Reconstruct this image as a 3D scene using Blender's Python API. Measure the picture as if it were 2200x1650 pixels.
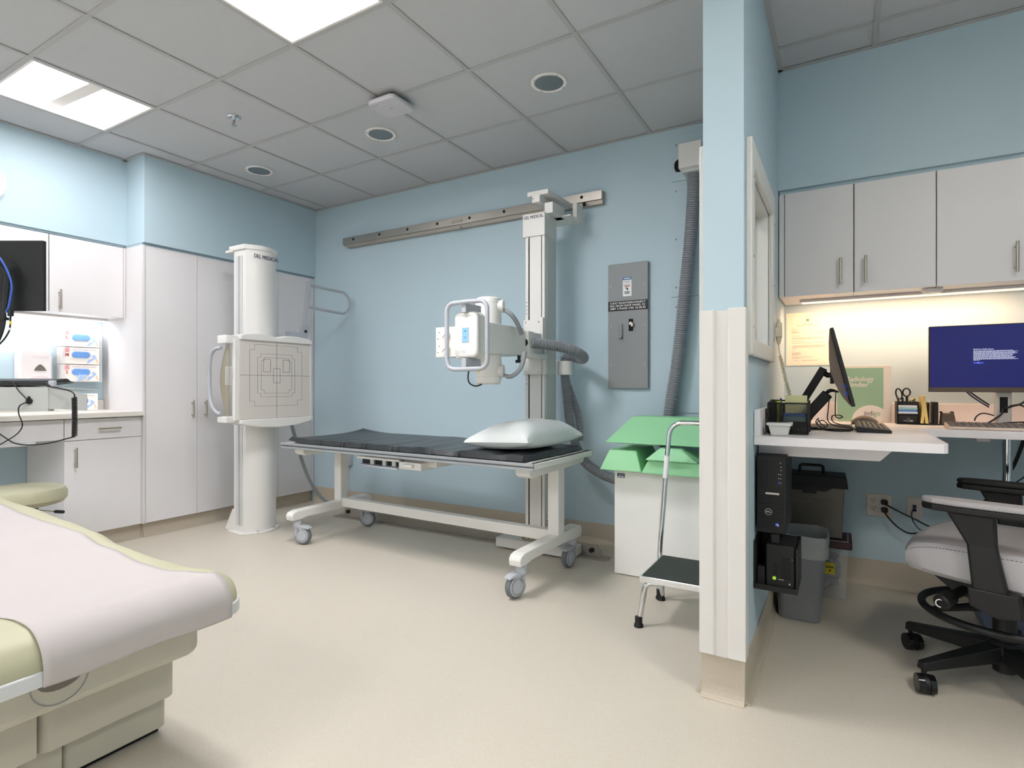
import bpy, bmesh, math, random
from mathutils import Vector, Matrix

# ---------------------------------------------------------------- scene, camera, world, light
for o in list(bpy.data.objects): bpy.data.objects.remove(o, do_unlink=True)
scene = bpy.context.scene
C = scene.collection
R = math.radians
random.seed(7)
H = 2.743            # ceiling height
CAMZ = 1.091

cam_data = bpy.data.cameras.new('camera')
cam_data.sensor_fit = 'HORIZONTAL'
cam_data.sensor_width = 36.0
cam_data.lens = 36.0 * 1207.0 / 2200.0
cam_data.shift_y = 4.0 / 2200.0
cam_data.clip_start = 0.05
cam = bpy.data.objects.new('camera', cam_data)
cam.location = (0, 0, CAMZ)
cam.rotation_euler = (R(90), 0, R(30.43))
C.objects.link(cam)
scene.camera = cam

world = bpy.data.worlds.new('world')
scene.world = world
world.use_nodes = True
world.node_tree.nodes['Background'].inputs[0].default_value = (0.9, 0.95, 1.0, 1)
world.node_tree.nodes['Background'].inputs[1].default_value = 0.05

vs = scene.view_settings
vs.view_transform = 'Standard'
vs.look = 'None'
vs.exposure = 0.97
vs.gamma = 1.0
vs.use_curve_mapping = False

TROFFER = 28.0       # emission of the ceiling troffers' lenses
TROFFER_FILL = 16.5  # unseen fixtures added behind the camera to fill walls and cabinets
TROFFER_LEFT = 11.0  # fixture over the left wall cabinets
TROFFER_COL = (1.0, 0.985, 1.0)
UNDERCAB = 2.3       # watts of the cool strip under the left wall cabinets
UNDERCAB_WARM = 4.8 # watts of the warm strip under the booth wall cabinets

# ---------------------------------------------------------------- materials
def lin(c):
    if isinstance(c, str):
        c = c.lstrip('#'); c = [int(c[i:i+2], 16) for i in (0, 2, 4)]
    out = []
    for v in c:
        v = v / 255.0
        out.append(v / 12.92 if v <= 0.04045 else ((v + 0.055) / 1.055) ** 2.4)
    return (out[0], out[1], out[2], 1.0)

MATS = {}
def mat(name, col, rough=0.5, metal=0.0, var=0.03, scale=6.0, bump=0.0, bscale=60.0, spec=0.5, emit=None, estr=0.0, trans=0.0, alpha=1.0, ior=1.45, coat=0.0):
    m = bpy.data.materials.new(name)
    m.use_nodes = True
    nt = m.node_tree; n = nt.nodes; l = nt.links
    p = n['Principled BSDF']
    c = lin(col)
    tc = n.new('ShaderNodeTexCoord')
    no = n.new('ShaderNodeTexNoise'); no.inputs['Scale'].default_value = scale; no.inputs['Detail'].default_value = 3
    l.new(tc.outputs['Object'], no.inputs['Vector'])
    mx = n.new('ShaderNodeMix'); mx.data_type = 'RGBA'
    mx.inputs['A'].default_value = tuple(max(0, v * (1 - var)) for v in c[:3]) + (1,)
    mx.inputs['B'].default_value = tuple(min(1, v * (1 + var)) for v in c[:3]) + (1,)
    l.new(no.outputs['Fac'], mx.inputs['Factor'])
    l.new(mx.outputs['Result'], p.inputs['Base Color'])
    p.inputs['Roughness'].default_value = rough
    p.inputs['Metallic'].default_value = metal
    p.inputs['Specular IOR Level'].default_value = spec
    p.inputs['IOR'].default_value = ior
    if coat: p.inputs['Coat Weight'].default_value = coat
    if trans: p.inputs['Transmission Weight'].default_value = trans
    if alpha < 1: p.inputs['Alpha'].default_value = alpha
    if emit is not None:
        p.inputs['Emission Color'].default_value = lin(emit) if not isinstance(emit[0], float) else tuple(emit) + (1,)
        p.inputs['Emission Strength'].default_value = estr
    if bump:
        nb = n.new('ShaderNodeTexNoise'); nb.inputs['Scale'].default_value = bscale; nb.inputs['Detail'].default_value = 4
        l.new(tc.outputs['Object'], nb.inputs['Vector'])
        b = n.new('ShaderNodeBump'); b.inputs['Strength'].default_value = bump; b.inputs['Distance'].default_value = 0.002
        l.new(nb.outputs['Fac'], b.inputs['Height']); l.new(b.outputs['Normal'], p.inputs['Normal'])
    MATS[name] = m
    return m

def speckle(name, base, dark, light, rough=0.4, scale=420.0):
    m = mat(name, base, rough, var=0.025, scale=1.5)
    nt = m.node_tree; n = nt.nodes; l = nt.links
    p = n['Principled BSDF']; src = p.inputs['Base Color'].links[0].from_socket
    tc = [x for x in n if x.bl_idname == 'ShaderNodeTexCoord'][0]
    cur = src
    for col, sc, lo, hi in ((dark, scale, 0.63, 0.68), (light, scale * 0.8, 0.64, 0.69)):
        no = n.new('ShaderNodeTexNoise'); no.inputs['Scale'].default_value = sc; no.inputs['Detail'].default_value = 1
        l.new(tc.outputs['Object'], no.inputs['Vector'])
        cr = n.new('ShaderNodeMapRange'); cr.inputs['From Min'].default_value = lo; cr.inputs['From Max'].default_value = hi
        l.new(no.outputs['Fac'], cr.inputs['Value'])
        mx = n.new('ShaderNodeMix'); mx.data_type = 'RGBA'
        l.new(cr.outputs['Result'], mx.inputs['Factor']); l.new(cur, mx.inputs['A']); mx.inputs['B'].default_value = lin(col)
        cur = mx.outputs['Result']
    l.new(cur, p.inputs['Base Color'])
    return m

mat('wall_blue', '#b6cbd5', 0.55, var=0.012, scale=0.8, bump=0.06, bscale=180)
mat('ceiling_tile', '#c3c4c7', 0.9, var=0.03, scale=60, bump=0.2, bscale=300, spec=0.2)
mat('ceiling_grid', '#b4b4b4', 0.6, var=0.02)
mat('plenum', '#5a5a5a', 0.9)
speckle('floor_vinyl', '#cbc3b5', '#b3a998', '#d8d2c7', 0.42)
speckle('cove_base', '#bdb2a1', '#a59a88', '#ccc4b6', 0.5)
mat('cab_white', '#e0ddde', 0.42, var=0.012)
mat('cab_edge', '#d4d2d2', 0.5)
mat('worktop', '#d9d4cc', 0.35, var=0.02, scale=90)
mat('desk_white', '#e4e0e2', 0.4, var=0.012)
mat('trim_white', '#d9d6d2', 0.4, var=0.01)
mat('frame_white', '#d6d6d2', 0.45, var=0.01)
mat('equip_white', '#dedcd8', 0.38, var=0.012)
mat('gen_white', '#f1f0ec', 0.4, var=0.01)  # equip_white made lighter, standing in for light missing at the generator cabinet
mat('equip_grey', '#c6c9c7', 0.42, var=0.015)
mat('handle_grey', '#aeb1b8', 0.4, var=0.02)
mat('hose_grey', '#8d9196', 0.45, var=0.04)
mat('caster_grey', '#b4b8bf', 0.42, var=0.03)
mat('tyre_grey', '#6f7276', 0.6, var=0.03)
mat('steel', '#b9b4ac', 0.32, metal=0.9, var=0.06, scale=12)
mat('steel_dark', '#a8a299', 0.42, metal=0.35, var=0.1, scale=9)
mat('nickel', '#b3ab9c', 0.3, metal=0.9)
mat('chrome', '#d7dadd', 0.08, metal=1.0, var=0.01)
mat('alu', '#b9bcc0', 0.35, metal=0.7)
mat('black', '#121213', 0.5, var=0.08)
mat('black_soft', '#19191a', 0.6, var=0.08, bump=0.1)
mat('black_gloss', '#151517', 0.15, var=0.05)
mat('hole', '#0b0b0b', 0.8)
mat('vinyl_black', '#26292b', 0.32, var=0.12, scale=8, bump=0.35, bscale=14)
mat('pillow_white', '#d5dad9', 0.5, var=0.01, bump=0.5, bscale=9)
mat('paper', '#bab3b1', 0.75, var=0.012, bump=0.12, bscale=14)
mat('pad_green', '#b5b296', 0.45, var=0.02, bump=0.1, bscale=90)
mat('exam_white', '#bfb9aa', 0.45, var=0.012)
mat('exam_trim', '#d0d2d3', 0.4)
mat('foam_green', '#9ad7a4', 0.5, var=0.02, bump=0.06, bscale=120)
mat('panel_grey', '#8b8e90', 0.45, var=0.02)
mat('bucky_face', '#cfc8c1', 0.5, var=0.012)
mat('line_dark', '#4b4648', 0.6)
mat('navy_print', '#1d2650', 0.5)
mat('print_black', '#1c1c1e', 0.6)
mat('print_white', '#eeeeee', 0.6)
mat('rubber', '#39403c', 0.8, var=0.2, scale=60, bump=0.6, bscale=220)
mat('leather_grey', '#a9a6a8', 0.5, var=0.02, bump=0.12, bscale=160)
mat('stitch', '#6c6a70', 0.7)
mat('bin_grey', '#85868a', 0.5, var=0.02)
mat('liner', '#d9dcdc', 0.35, alpha=0.45, bump=0.6, bscale=30)
mat('clear_plastic', '#eef1f4', 0.12, alpha=0.22)
mat('smoke_plastic', '#7b756c', 0.3, alpha=0.85, var=0.05)
mat('dark_red', '#45242a', 0.5)
mat('yellow', '#d8c629', 0.5)
mat('lime', '#c9e02c', 0.4)
mat('green_dot', '#9ed22d', 0.5, emit='#9ed22d', estr=0.2)
mat('blue_cable', '#3c63c4', 0.45)
mat('navy_cable', '#272c66', 0.5)
mat('blue_usb', '#2f49b5', 0.5)
mat('cream', '#e3dcc6', 0.5)
mat('outlet', '#d9d2c8', 0.4)
mat('note_yellow', '#dcd9a4', 0.7)
mat('note_blue', '#5f8fd6', 0.7)
mat('note_teal', '#9fc4c4', 0.7)
mat('note_white', '#dfe6ee', 0.7)
mat('pad_yellow', '#e6cf85', 0.7, var=0.08, scale=80)
mat('binder_green', '#9dbf9f', 0.45)
mat('binder_white', '#ece4da', 0.4)
mat('text_green', '#8fb795', 0.5)
mat('text_plum', '#4a3a55', 0.5)
mat('letter_paper', '#f3ead8', 0.6)
mat('letter_print', '#b9a090', 0.7)
mat('seal_green', '#7c9a6b', 0.6)
mat('siemens_blue', '#2d6ca0', 0.5)
mat('warn_red', '#b33a3f', 0.5)
mat('lens_grey', '#6f7a80', 0.25, var=0.06, scale=40)
mat('ap_white', '#c9c6cc', 0.5)
mat('glove_box', '#f4eee6', 0.6)
mat('glove_blue', '#6f9fe0', 0.55, var=0.2, scale=60)
mat('glove_pale', '#a9c4ee', 0.55, var=0.15, scale=60)
mat('glove_red', '#dd5560', 0.6)
mat('glove_text', '#cdbdc4', 0.6)
mat('skin', '#efc3a4', 0.6)
mat('soap', '#ece6e6', 0.35)
mat('soap_shade', '#e4d7d8', 0.4)
mat('tray_grey', '#b6b8b4', 0.45)
mat('glass', '#eaf4f2', 0.03, alpha=0.12, var=0.0)
mat('recycle_blue', '#6a7286', 0.5)
mat('mon_back', '#5a4d43', 0.42, var=0.05)  # brown cast of the warm under-cabinet light put into the shell colour
mat('kb_brown', '#6c6058', 0.5, var=0.05)
mat('kb_edge', '#d8c6b8', 0.4)
mat('silver', '#c9c2bc', 0.35, metal=0.4)
mat('troffer', '#ffffff', 0.5, emit=TROFFER_COL, estr=TROFFER)
mat('troffer_left', '#ffffff', 0.5, emit=TROFFER_COL, estr=TROFFER_LEFT)
mat('troffer_rear', '#ffffff', 0.5, emit=TROFFER_COL, estr=TROFFER_FILL)
mat('troffer_booth', '#ffffff', 0.5, emit=(1.0, 0.93, 0.84), estr=TROFFER_FILL*1.2)  # warm fill added over the booth floor, no fixture known there
mat('strip_cool', '#ffffff', 0.5, emit=(1.0, 0.97, 0.98), estr=0.7)
mat('strip_warm', '#ffffff', 0.5, emit=(1.0, 0.80, 0.62), estr=0.4)
mat('troffer_side', '#f2ece8', 0.6)
mat('screen_blue', '#0a0c30', 0.3, emit='#191d66', estr=0.4)
mat('screen_btn', '#10143c', 0.3, emit='#3a48c0', estr=0.6)
mat('screen_text', '#505468', 0.3, emit='#d8dcf4', estr=0.5)
mat('lcd', '#1c2a33', 0.3, emit='#9ad2f4', estr=0.55)
mat('tan_lens', '#a59b88', 0.4, metal=0.3, var=0.12, scale=5)

# ---------------------------------------------------------------- mesh helpers
class MB:
    def __init__(s): s.v = []; s.f = []; s.sm = []
    def add(s, vs, fs, smooth=False):
        k = len(s.v); s.v += [Vector(p) for p in vs]
        for f in fs: s.f.append([i + k for i in f]); s.sm.append(smooth)
        return s
    def box(s, a, b):
        x0, y0, z0 = (min(a[i], b[i]) for i in range(3)); x1, y1, z1 = (max(a[i], b[i]) for i in range(3))
        return s.add([(x0,y0,z0),(x1,y0,z0),(x1,y1,z0),(x0,y1,z0),(x0,y0,z1),(x1,y0,z1),(x1,y1,z1),(x0,y1,z1)],
                     [(3,2,1,0),(4,5,6,7),(0,1,5,4),(1,2,6,5),(2,3,7,6),(3,0,4,7)])
    def cyl(s, p0, p1, r0, r1=None, n=20, caps=True):
        r1 = r0 if r1 is None else r1
        p0 = Vector(p0); p1 = Vector(p1); d = (p1 - p0).normalized()
        u = d.orthogonal().normalized(); w = d.cross(u)
        vs = []
        for p, r in ((p0, r0), (p1, r1)):
            for i in range(n):
                a = 2 * math.pi * i / n
                vs.append(p + u * (r * math.cos(a)) + w * (r * math.sin(a)))
        s.add(vs, [(i, (i+1) % n, n + (i+1) % n, n + i) for i in range(n)], True)
        if caps:
            s.add(vs[:n], [tuple(range(n))[::-1]]); s.add(vs[n:], [tuple(range(n))])
        return s
    def tube(s, pts, r, n=10, caps=True, closed=False):
        pts = [Vector(p) for p in pts]; m = len(pts)
        rs = r if isinstance(r, (list, tuple)) else [r] * m
        up = None; rings = []
        for i, p in enumerate(pts):
            if closed: t = (pts[(i+1) % m] - pts[i-1]).normalized()
            else: t = (pts[min(i+1, m-1)] - pts[max(i-1, 0)]).normalized()
            if up is None: up = t.orthogonal().normalized()
            up = (up - t * up.dot(t))
            up = up.normalized() if up.length > 1e-6 else t.orthogonal().normalized()
            w = t.cross(up)
            rings.append([p + up * (rs[i] * math.cos(2*math.pi*k/n)) + w * (rs[i] * math.sin(2*math.pi*k/n)) for k in range(n)])
        vs = [q for g in rings for q in g]; fs = []
        for i in range(m if closed else m - 1):
            j = (i + 1) % m
            for k in range(n): fs.append((i*n+k, i*n+(k+1) % n, j*n+(k+1) % n, j*n+k))
        s.add(vs, fs, True)
        if caps and not closed:
            s.add(rings[0], [tuple(range(n))[::-1]]); s.add(rings[-1], [tuple(range(n))])
        return s
    def prism(s, poly, axis, a, b):
        """poly 2D in the other two axes (x:(y,z) y:(x,z) z:(x,y)), extruded from a to b along axis"""
        def mk(p, t): return {'x': (t, p[0], p[1]), 'y': (p[0], t, p[1]), 'z': (p[0], p[1], t)}[axis]
        n = len(poly)
        return s.add([mk(p, a) for p in poly] + [mk(p, b) for p in poly],
                     [tuple(range(n))[::-1], tuple(range(n, 2*n))] + [(i, (i+1) % n, n + (i+1) % n, n + i) for i in range(n)])
    def lathe(s, prof, c, n=24, axis='z', caps=True):
        vs = []; m = len(prof)
        for r, h in prof:
            for k in range(n):
                a = 2*math.pi*k/n
                q = {'z': (r*math.cos(a), r*math.sin(a), h), 'x': (h, r*math.cos(a), r*math.sin(a)), 'y': (r*math.cos(a), h, r*math.sin(a))}[axis]
                vs.append((c[0]+q[0], c[1]+q[1], c[2]+q[2]))
        fs = [(i*n+k, i*n+(k+1) % n, (i+1)*n+(k+1) % n, (i+1)*n+k) for i in range(m-1) for k in range(n)]
        s.add(vs, fs, True)
        if caps and prof[0][0] > 1e-5: s.add(vs[:n], [tuple(range(n))[::-1]])
        if caps and prof[-1][0] > 1e-5: s.add(vs[-n:], [tuple(range(n))])
        return s
    def grid(s, fn, nu, nv, smooth=True):
        vs = [fn(i/nu, j/nv) for i in range(nu+1) for j in range(nv+1)]
        return s.add(vs, [(i*(nv+1)+j, (i+1)*(nv+1)+j, (i+1)*(nv+1)+j+1, i*(nv+1)+j+1) for i in range(nu) for j in range(nv)], smooth)
    def xf(s, M):
        s.v = [M @ v for v in s.v]; return s
    def frustum(s, b0, b1, z0, t0, t1, z1):
        return s.add([(b0[0],b0[1],z0),(b1[0],b0[1],z0),(b1[0],b1[1],z0),(b0[0],b1[1],z0),(t0[0],t0[1],z1),(t1[0],t0[1],z1),(t1[0],t1[1],z1),(t0[0],t1[1],z1)],
                     [(3,2,1,0),(4,5,6,7),(0,1,5,4),(1,2,6,5),(2,3,7,6),(3,0,4,7)])

def rrect(x0, y0, x1, y1, r, n=5):
    out = []
    for cx, cy, a0 in ((x1-r, y1-r, 0), (x0+r, y1-r, 90), (x0+r, y0+r, 180), (x1-r, y0+r, 270)):
        for k in range(n+1):
            a = R(a0 + 90*k/n); out.append((cx + r*math.cos(a), cy + r*math.sin(a)))
    return out

def spline(pts, sub=8):
    pts = [Vector(p) for p in pts]; out = []
    for i in range(len(pts)-1):
        p0 = pts[max(i-1,0)]; p1 = pts[i]; p2 = pts[i+1]; p3 = pts[min(i+2,len(pts)-1)]
        for k in range(sub):
            t = k/sub
            out.append(0.5*((2*p1)+(p2-p0)*t+(2*p0-5*p1+4*p2-p3)*t*t+(3*p1-p0-3*p2+p3)*t**3))
    out.append(pts[-1]); return out

def hose_mesh(pts, r, pitch=0.011, depth=0.20):
    """corrugated hose: a tube whose radius swells on every rib"""
    sp = spline(pts, 24)
    L = [0.0]
    for a, b in zip(sp, sp[1:]): L.append(L[-1] + (b-a).length)
    n = int(L[-1] / pitch * 4); out = []; rs = []
    j = 0
    for i in range(n+1):
        d = L[-1]*i/n
        while j < len(L)-2 and L[j+1] < d: j += 1
        t = (d-L[j])/max(1e-9, L[j+1]-L[j]); out.append(sp[j].lerp(sp[j+1], min(1, t)))
        rs.append(r*(1 if i % 4 in (1, 2) else 1-depth))
    return MB().tube(out, rs, 14)

ORG = {}
def ob(name, mb, m, parent=None, bev=0.0, seg=2, smooth=None):
    me = bpy.data.meshes.new(name)
    org = ORG.get(parent) if parent is not None else None
    vs = mb.v
    if org is not None: vs = [v - org for v in vs]
    loc = Vector((0, 0, 0))
    if parent is None:
        lo = [min(v[i] for v in vs) for i in range(3)]; hi = [max(v[i] for v in vs) for i in range(3)]
        loc = Vector(((lo[0]+hi[0])/2, (lo[1]+hi[1])/2, lo[2]))
        vs = [v - loc for v in vs]
    me.from_pydata([tuple(v) for v in vs], [], mb.f)
    me.polygons.foreach_set('use_smooth', mb.sm if smooth is None else [smooth]*len(mb.f))
    bm = bmesh.new(); bm.from_mesh(me)
    bmesh.ops.remove_doubles(bm, verts=bm.verts, dist=1e-5)
    bmesh.ops.recalc_face_normals(bm, faces=bm.faces)
    for ed in bm.edges:
        if len(ed.link_faces) == 2 and ed.calc_face_angle(0) > 0.62: ed.smooth = False
    bm.to_mesh(me); bm.free()
    me.materials.append(MATS[m])
    o = bpy.data.objects.new(name, me); C.objects.link(o)
    o.location = loc
    if parent is not None:
        o.parent = parent
        if org is not None: ORG[o] = org
    else: ORG[o] = loc
    if bev:
        b = o.modifiers.new('bevel', 'BEVEL'); b.width = bev; b.segments = seg; b.limit_method = 'ANGLE'; b.angle_limit = R(40)
        b.harden_normals = False
    return o

def tag(o, label=None, cat=None, group=None, kind=None):
    if label: o['label'] = label
    if cat: o['category'] = cat
    if group: o['group'] = group
    if kind: o['kind'] = kind
    return o

def thing(name, label, cat, loc=(0,0,0), rotz=0.0, group=None, local=False):
    """Empty at the thing's base; parts are given in world coordinates unless local"""
    o = bpy.data.objects.new(name, None); C.objects.link(o)
    o.empty_display_size = 0.1
    o.location = loc; o.rotation_euler = (0, 0, rotz)
    if not local: ORG[o] = Vector(loc)
    return tag(o, label, cat, group)

def struct(name, mb, m, label=None, parent=None, **k):
    o = ob(name, mb, m, parent, **k)
    if parent is None: o['kind'] = 'structure'
    if label: o['label'] = label
    return o

def copy_tree(o, parent=None):
    c = o.copy(); C.objects.link(c)
    if parent is not None: c.parent = parent
    for ch in list(o.children): copy_tree(ch, c)
    return c

def text_mb(body, size, origin, right, up, align='LEFT', bold=0.0, width=None, thick=0.0004, heavy=0.0):
    cu = bpy.data.curves.new('lettering', 'FONT'); cu.body = body; cu.size = size; cu.align_x = align; cu.align_y = 'CENTER'
    cu.resolution_u = 3; cu.offset = bold
    t = bpy.data.objects.new('lettering', cu); C.objects.link(t)
    bpy.context.view_layer.update()
    me = t.to_mesh()
    r = Vector(right).normalized(); u = Vector(up).normalized(); nrm = r.cross(u)
    sx = 1.0
    if width:
        xs = [v.co.x for v in me.vertices]; w = max(xs) - min(xs); sx = width / w
    mb = MB()
    for q, sh in enumerate((0.0, -heavy, heavy) if heavy else (0.0,)):   # a heavier face: the outline drawn again a hair to either side
        mb.add([Vector(origin) + r*(v.co.x*sx + sh) + u*v.co.y + nrm*(thick + 0.00005*q) for v in me.vertices], [list(p.vertices) for p in me.polygons])
    t.to_mesh_clear(); bpy.data.objects.remove(t, do_unlink=True); bpy.data.curves.remove(cu)
    return mb

def txt(name, body, size, origin, right, up, m, parent, **k):
    return ob(name, text_mb(body, size, origin, right, up, **k), m, parent)

FY = ((1,0,0), (0,0,1))      # lettering on a face that looks to -Y
FX = ((0,1,0), (0,0,1))      # lettering on a face that looks to +X

def bar_handle(parent, p0, p1, nrm, r=0.006, off=0.03, name='handle'):
    p0 = Vector(p0); p1 = Vector(p1); nv = Vector(nrm)*off; d = (p1-p0)
    mb = MB().cyl(p0+nv, p1+nv, r, n=12)
    for t in (0.15, 0.85):
        q = p0 + d*t; mb.cyl(q, q+nv, r*0.75, n=8)
    return ob(name, mb, 'nickel', parent)
# ---------------------------------------------------------------- the room
XL, XR, YB, YF = -4.90, 1.50, 3.64, -4.40
T = 0.6096
GX0, GY0 = -4.130, 1.2065
struct('floor', MB().box((XL-0.1, YF-0.1, -0.06), (XR+0.1, YB+0.1, 0)), 'floor_vinyl', 'beige speckled sheet vinyl floor')
wall_back = struct('wall_back', MB().box((XL-0.1, YB, 0), (XR+0.1, YB+0.1, H+0.1)), 'wall_blue', 'pale blue painted back wall')
struct('wall_left', MB().box((XL-0.1, YF-0.1, 0), (XL, YB, H+0.1)), 'wall_blue')
struct('wall_right', MB().box((XR, YF-0.1, 0), (XR+0.1, YB, H+0.1)), 'wall_blue')
struct('wall_rear', MB().box((XL, YF-0.1, 0), (XR, YF, H+0.1)), 'trim_white')
# soffits over the wall cabinets
struct('wall_soffit_tall', MB().box((XL, 2.127, 2.118), (-4.29, YB, H)), 'wall_blue', 'blue soffit over the tall cabinets')
struct('wall_soffit_upper', MB().box((XL, YF, 2.122), (-4.54, 2.127, H)), 'wall_blue', 'blue soffit over the left wall cabinets')
struct('wall_soffit_booth', MB().box((-0.29, 3.262, 2.118), (XR, YB, H)), 'wall_blue', 'blue soffit over the booth wall cabinets')
# thin shadow reveal under each soffit
struct('trim_1', MB().box((-4.86, 1.0, 2.108), (-4.56, 2.125, 2.122)).box((-4.86, 2.13, 2.104), (-4.325, 3.63, 2.118)), 'wall_blue')
struct('trim_2', MB().box((-0.285, 3.285, 2.100), (1.45, 3.62, 2.118)), 'wall_blue')

# partition between the room and the control booth, with its viewing window
PX0, PX1, PY0 = -0.425, -0.290, 2.060
WY0, WY1, WZ0, WZ1 = 2.175, 2.800, 1.262, 1.872
struct('wall_partition', MB().box((PX0, PY0, 0), (PX1, YB, WZ0)).box((PX0, PY0, WZ1), (PX1, YB, H)).box((PX0, PY0, WZ0), (PX1, WY0, WZ1)).box((PX0, WY1, WZ0), (PX1, YB, WZ1)), 'wall_blue', 'blue partition wall beside the control booth')
win = struct('window_1', MB().box((PX1, 2.102, 1.200), (PX1+0.022, WY0, 1.960)).box((PX1, WY1, 1.200), (PX1+0.022, 2.872, 1.960)).box((PX1, WY0, WZ1), (PX1+0.022, WY1, 1.960)).box((PX1, WY0, 1.200), (PX1+0.022, WY1, WZ0)), 'frame_white', 'white framed viewing window of the control booth', bev=0.004)
j = MB()
for a, b in (((PX0, WY0, WZ0), (PX1, WY0+0.012, WZ1)), ((PX0, WY1-0.012, WZ0), (PX1, WY1, WZ1)), ((PX0, WY0+0.012, WZ1-0.012), (PX1, WY1-0.012, WZ1)), ((PX0, WY0+0.012, WZ0), (PX1, WY1-0.012, WZ0+0.012))): j.box(a, b)
ob('window_jamb', j, 'frame_white', win)
g = MB(); gx0, gx1 = -0.372, -0.350
y0, y1, z0, z1 = WY0+0.012, WY1-0.012, WZ0+0.012, WZ1-0.012
g.box((gx0, y0, z0), (gx1, y0+0.012, z1)).box((gx0, y1-0.012, z0), (gx1, y1, z1)).box((gx0, y0, z1-0.012), (gx1, y1, z1)).box((gx0, y0, z0), (gx1, y1, z0+0.012))
ob('gasket', g, 'black', win)
ob('window_pane', MB().box((-0.366, y0+0.004, z0+0.004), (-0.356, y1-0.004, z1-0.004)), 'glass', win)
s = MB().box((PX0-0.022, 2.102, 1.200), (PX0, WY0, 1.960)).box((PX0-0.022, WY1, 1.200), (PX0, 2.872, 1.960)).box((PX0-0.022, WY0, WZ1), (PX0, WY1, 1.960)).box((PX0-0.022, WY0, 1.200), (PX0, WY1, WZ0))
ob('window_casing', s, 'frame_white', win, bev=0.004)
sc = MB()
for yy in (2.14, 2.835):
    for zz in (1.30, 1.55, 1.83): sc.cyl((PX1+0.022, yy, zz), (PX1+0.024, yy, zz), 0.005, n=8)
ob('screw', sc, 'steel', win)
# white vinyl guard on the end of the partition
gd = struct('trim_3', MB().box((PX0-0.002, 2.046, 0.152), (PX1+0.002, PY0, 1.352)), 'trim_white', 'white vinyl corner guard on the partition end')
ob('guard_wing', MB().prism([(PX0-0.008, 2.036), (-0.386, 2.036), (-0.378, 2.046), (PX0, 2.046), (PX0, 2.12), (PX0-0.008, 2.12)], 'z', 0.155, 1.355), 'trim_white', gd, bev=0.003)
ob('guard_wing', MB().prism([(PX1+0.010, 2.036), (-0.334, 2.036), (-0.342, 2.046), (PX1, 2.046), (PX1, 2.10), (PX1+0.010, 2.10)], 'z', 0.155, 1.358), 'trim_white', gd, bev=0.003)

# coved vinyl base
def cove(p0, p1, nrm, h=0.145, t=0.004):
    p0 = Vector(p0 + (0,)); p1 = Vector(p1 + (0,)); n = Vector(nrm + (0,))
    prof = [(0, h), (t, h), (t, 0.045), (t+0.002, 0.028), (t+0.006, 0.014), (t+0.013, 0.005), (t+0.022, 0.001), (0, 0.001)]
    mb = MB(); m = len(prof)
    vs = [p + n*a + Vector((0,0,b)) for p in (p0, p1) for a, b in prof]
    mb.add(vs, [(i, (i+1) % m, m+(i+1) % m, m+i) for i in range(m)], False)
    mb.add(vs[:m], [tuple(range(m))]); mb.add(vs[m:], [tuple(range(m))[::-1]])
    return mb
struct('baseboard_back', cove((-4.31, YB), (PX0, YB), (0, -1)), 'cove_base')
struct('baseboard_booth', cove((PX1, YB), (XR, YB), (0, -1)), 'cove_base')
struct('baseboard_partition', cove((PX1, PY0), (PX1, YB), (1, 0)), 'cove_base')
struct('baseboard_partition_end', cove((PX0-0.004, PY0), (PX1+0.004, PY0), (0, -1), h=0.150), 'cove_base')
struct('baseboard_partition_room', cove((PX0, PY0), (PX0, YB), (-1, 0)), 'cove_base')
struct('baseboard_cabinets', cove((-4.355, 2.15), (-4.355, 3.635), (1, 0), h=0.10), 'cove_base')
struct('baseboard_return', cove((-4.375, 2.148), (-4.351, 2.148), (0, -1), h=0.10), 'cove_base')
struct('baseboard_left', cove((-4.375, 1.67), (-4.375, 2.150), (1, 0), h=0.10), 'cove_base')

# steel access panels painted like the wall, around the conduit box
for za, zb in ((0.92, 1.655), (1.660, 2.395), (2.400, 2.690)):
    p = ob('access_panel', MB().box((-0.945, YB-0.008, za), (-0.430, YB, zb)), 'wall_blue', wall_back, bev=0.0015)
    k = MB()
    nz = 3 if zb - za > 0.5 else 2
    for i in range(nz):
        zz = za + 0.06 + (zb-za-0.12)*i/(nz-1)
        k.cyl((-0.915, YB-0.011, zz), (-0.915, YB-0.008, zz), 0.006, n=8)
    ob('screw', k, 'panel_grey', p)

# ---------------------------------------------------------------- ceiling
ceil = struct('ceiling', MB().box((XL-0.1, YF-0.1, H+0.06), (XR+0.1, YB+0.1, H+0.12)), 'plenum', 'suspended ceiling of white tiles in a metal grid')
gx = [XL] + [GX0 + T*i for i in range(-1, 10)] + [XR]
gy = [YF] + [GY0 + T*i for i in range(-9, 4) if GY0 + T*i > YF + 0.02] + [YB]
TROFF = [(GX0, GY0), (GX0+3*T, GY0)] + [(GX0+i*T, GY0-k*T) for k, i in ((5, 0), (5, 3), (7, 0), (7, 3), (6, 5), (8, 1), (8, 4))] + [(GX0+8*T, GY0-T)]  # two visible fixtures, then the unseen ones added for fill
def is_troff(x, y): return any(abs(x-a) < 0.05 and abs(y-b) < 0.05 for a, b in TROFF)
tile_mesh = {}
for a, b in zip(gx, gx[1:]):
    for c, d in zip(gy, gy[1:]):
        if is_troff(a, c): continue
        key = (round(b-a, 3), round(d-c, 3))
        dz = random.uniform(0.0, 0.0012)
        if key not in tile_mesh:
            t = ob('ceiling_tile', MB().box((a+0.008, c+0.008, H+0.004), (b-0.008, d-0.008, H+0.02)), 'ceiling_tile', ceil)
            t.location = (0, 0, dz)
            tile_mesh[key] = (t, a, c)
        else:
            t0, a0, c0 = tile_mesh[key]
            t = t0.copy(); C.objects.link(t); t.parent = ceil; t.location = (a-a0, c-c0, dz)
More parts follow.
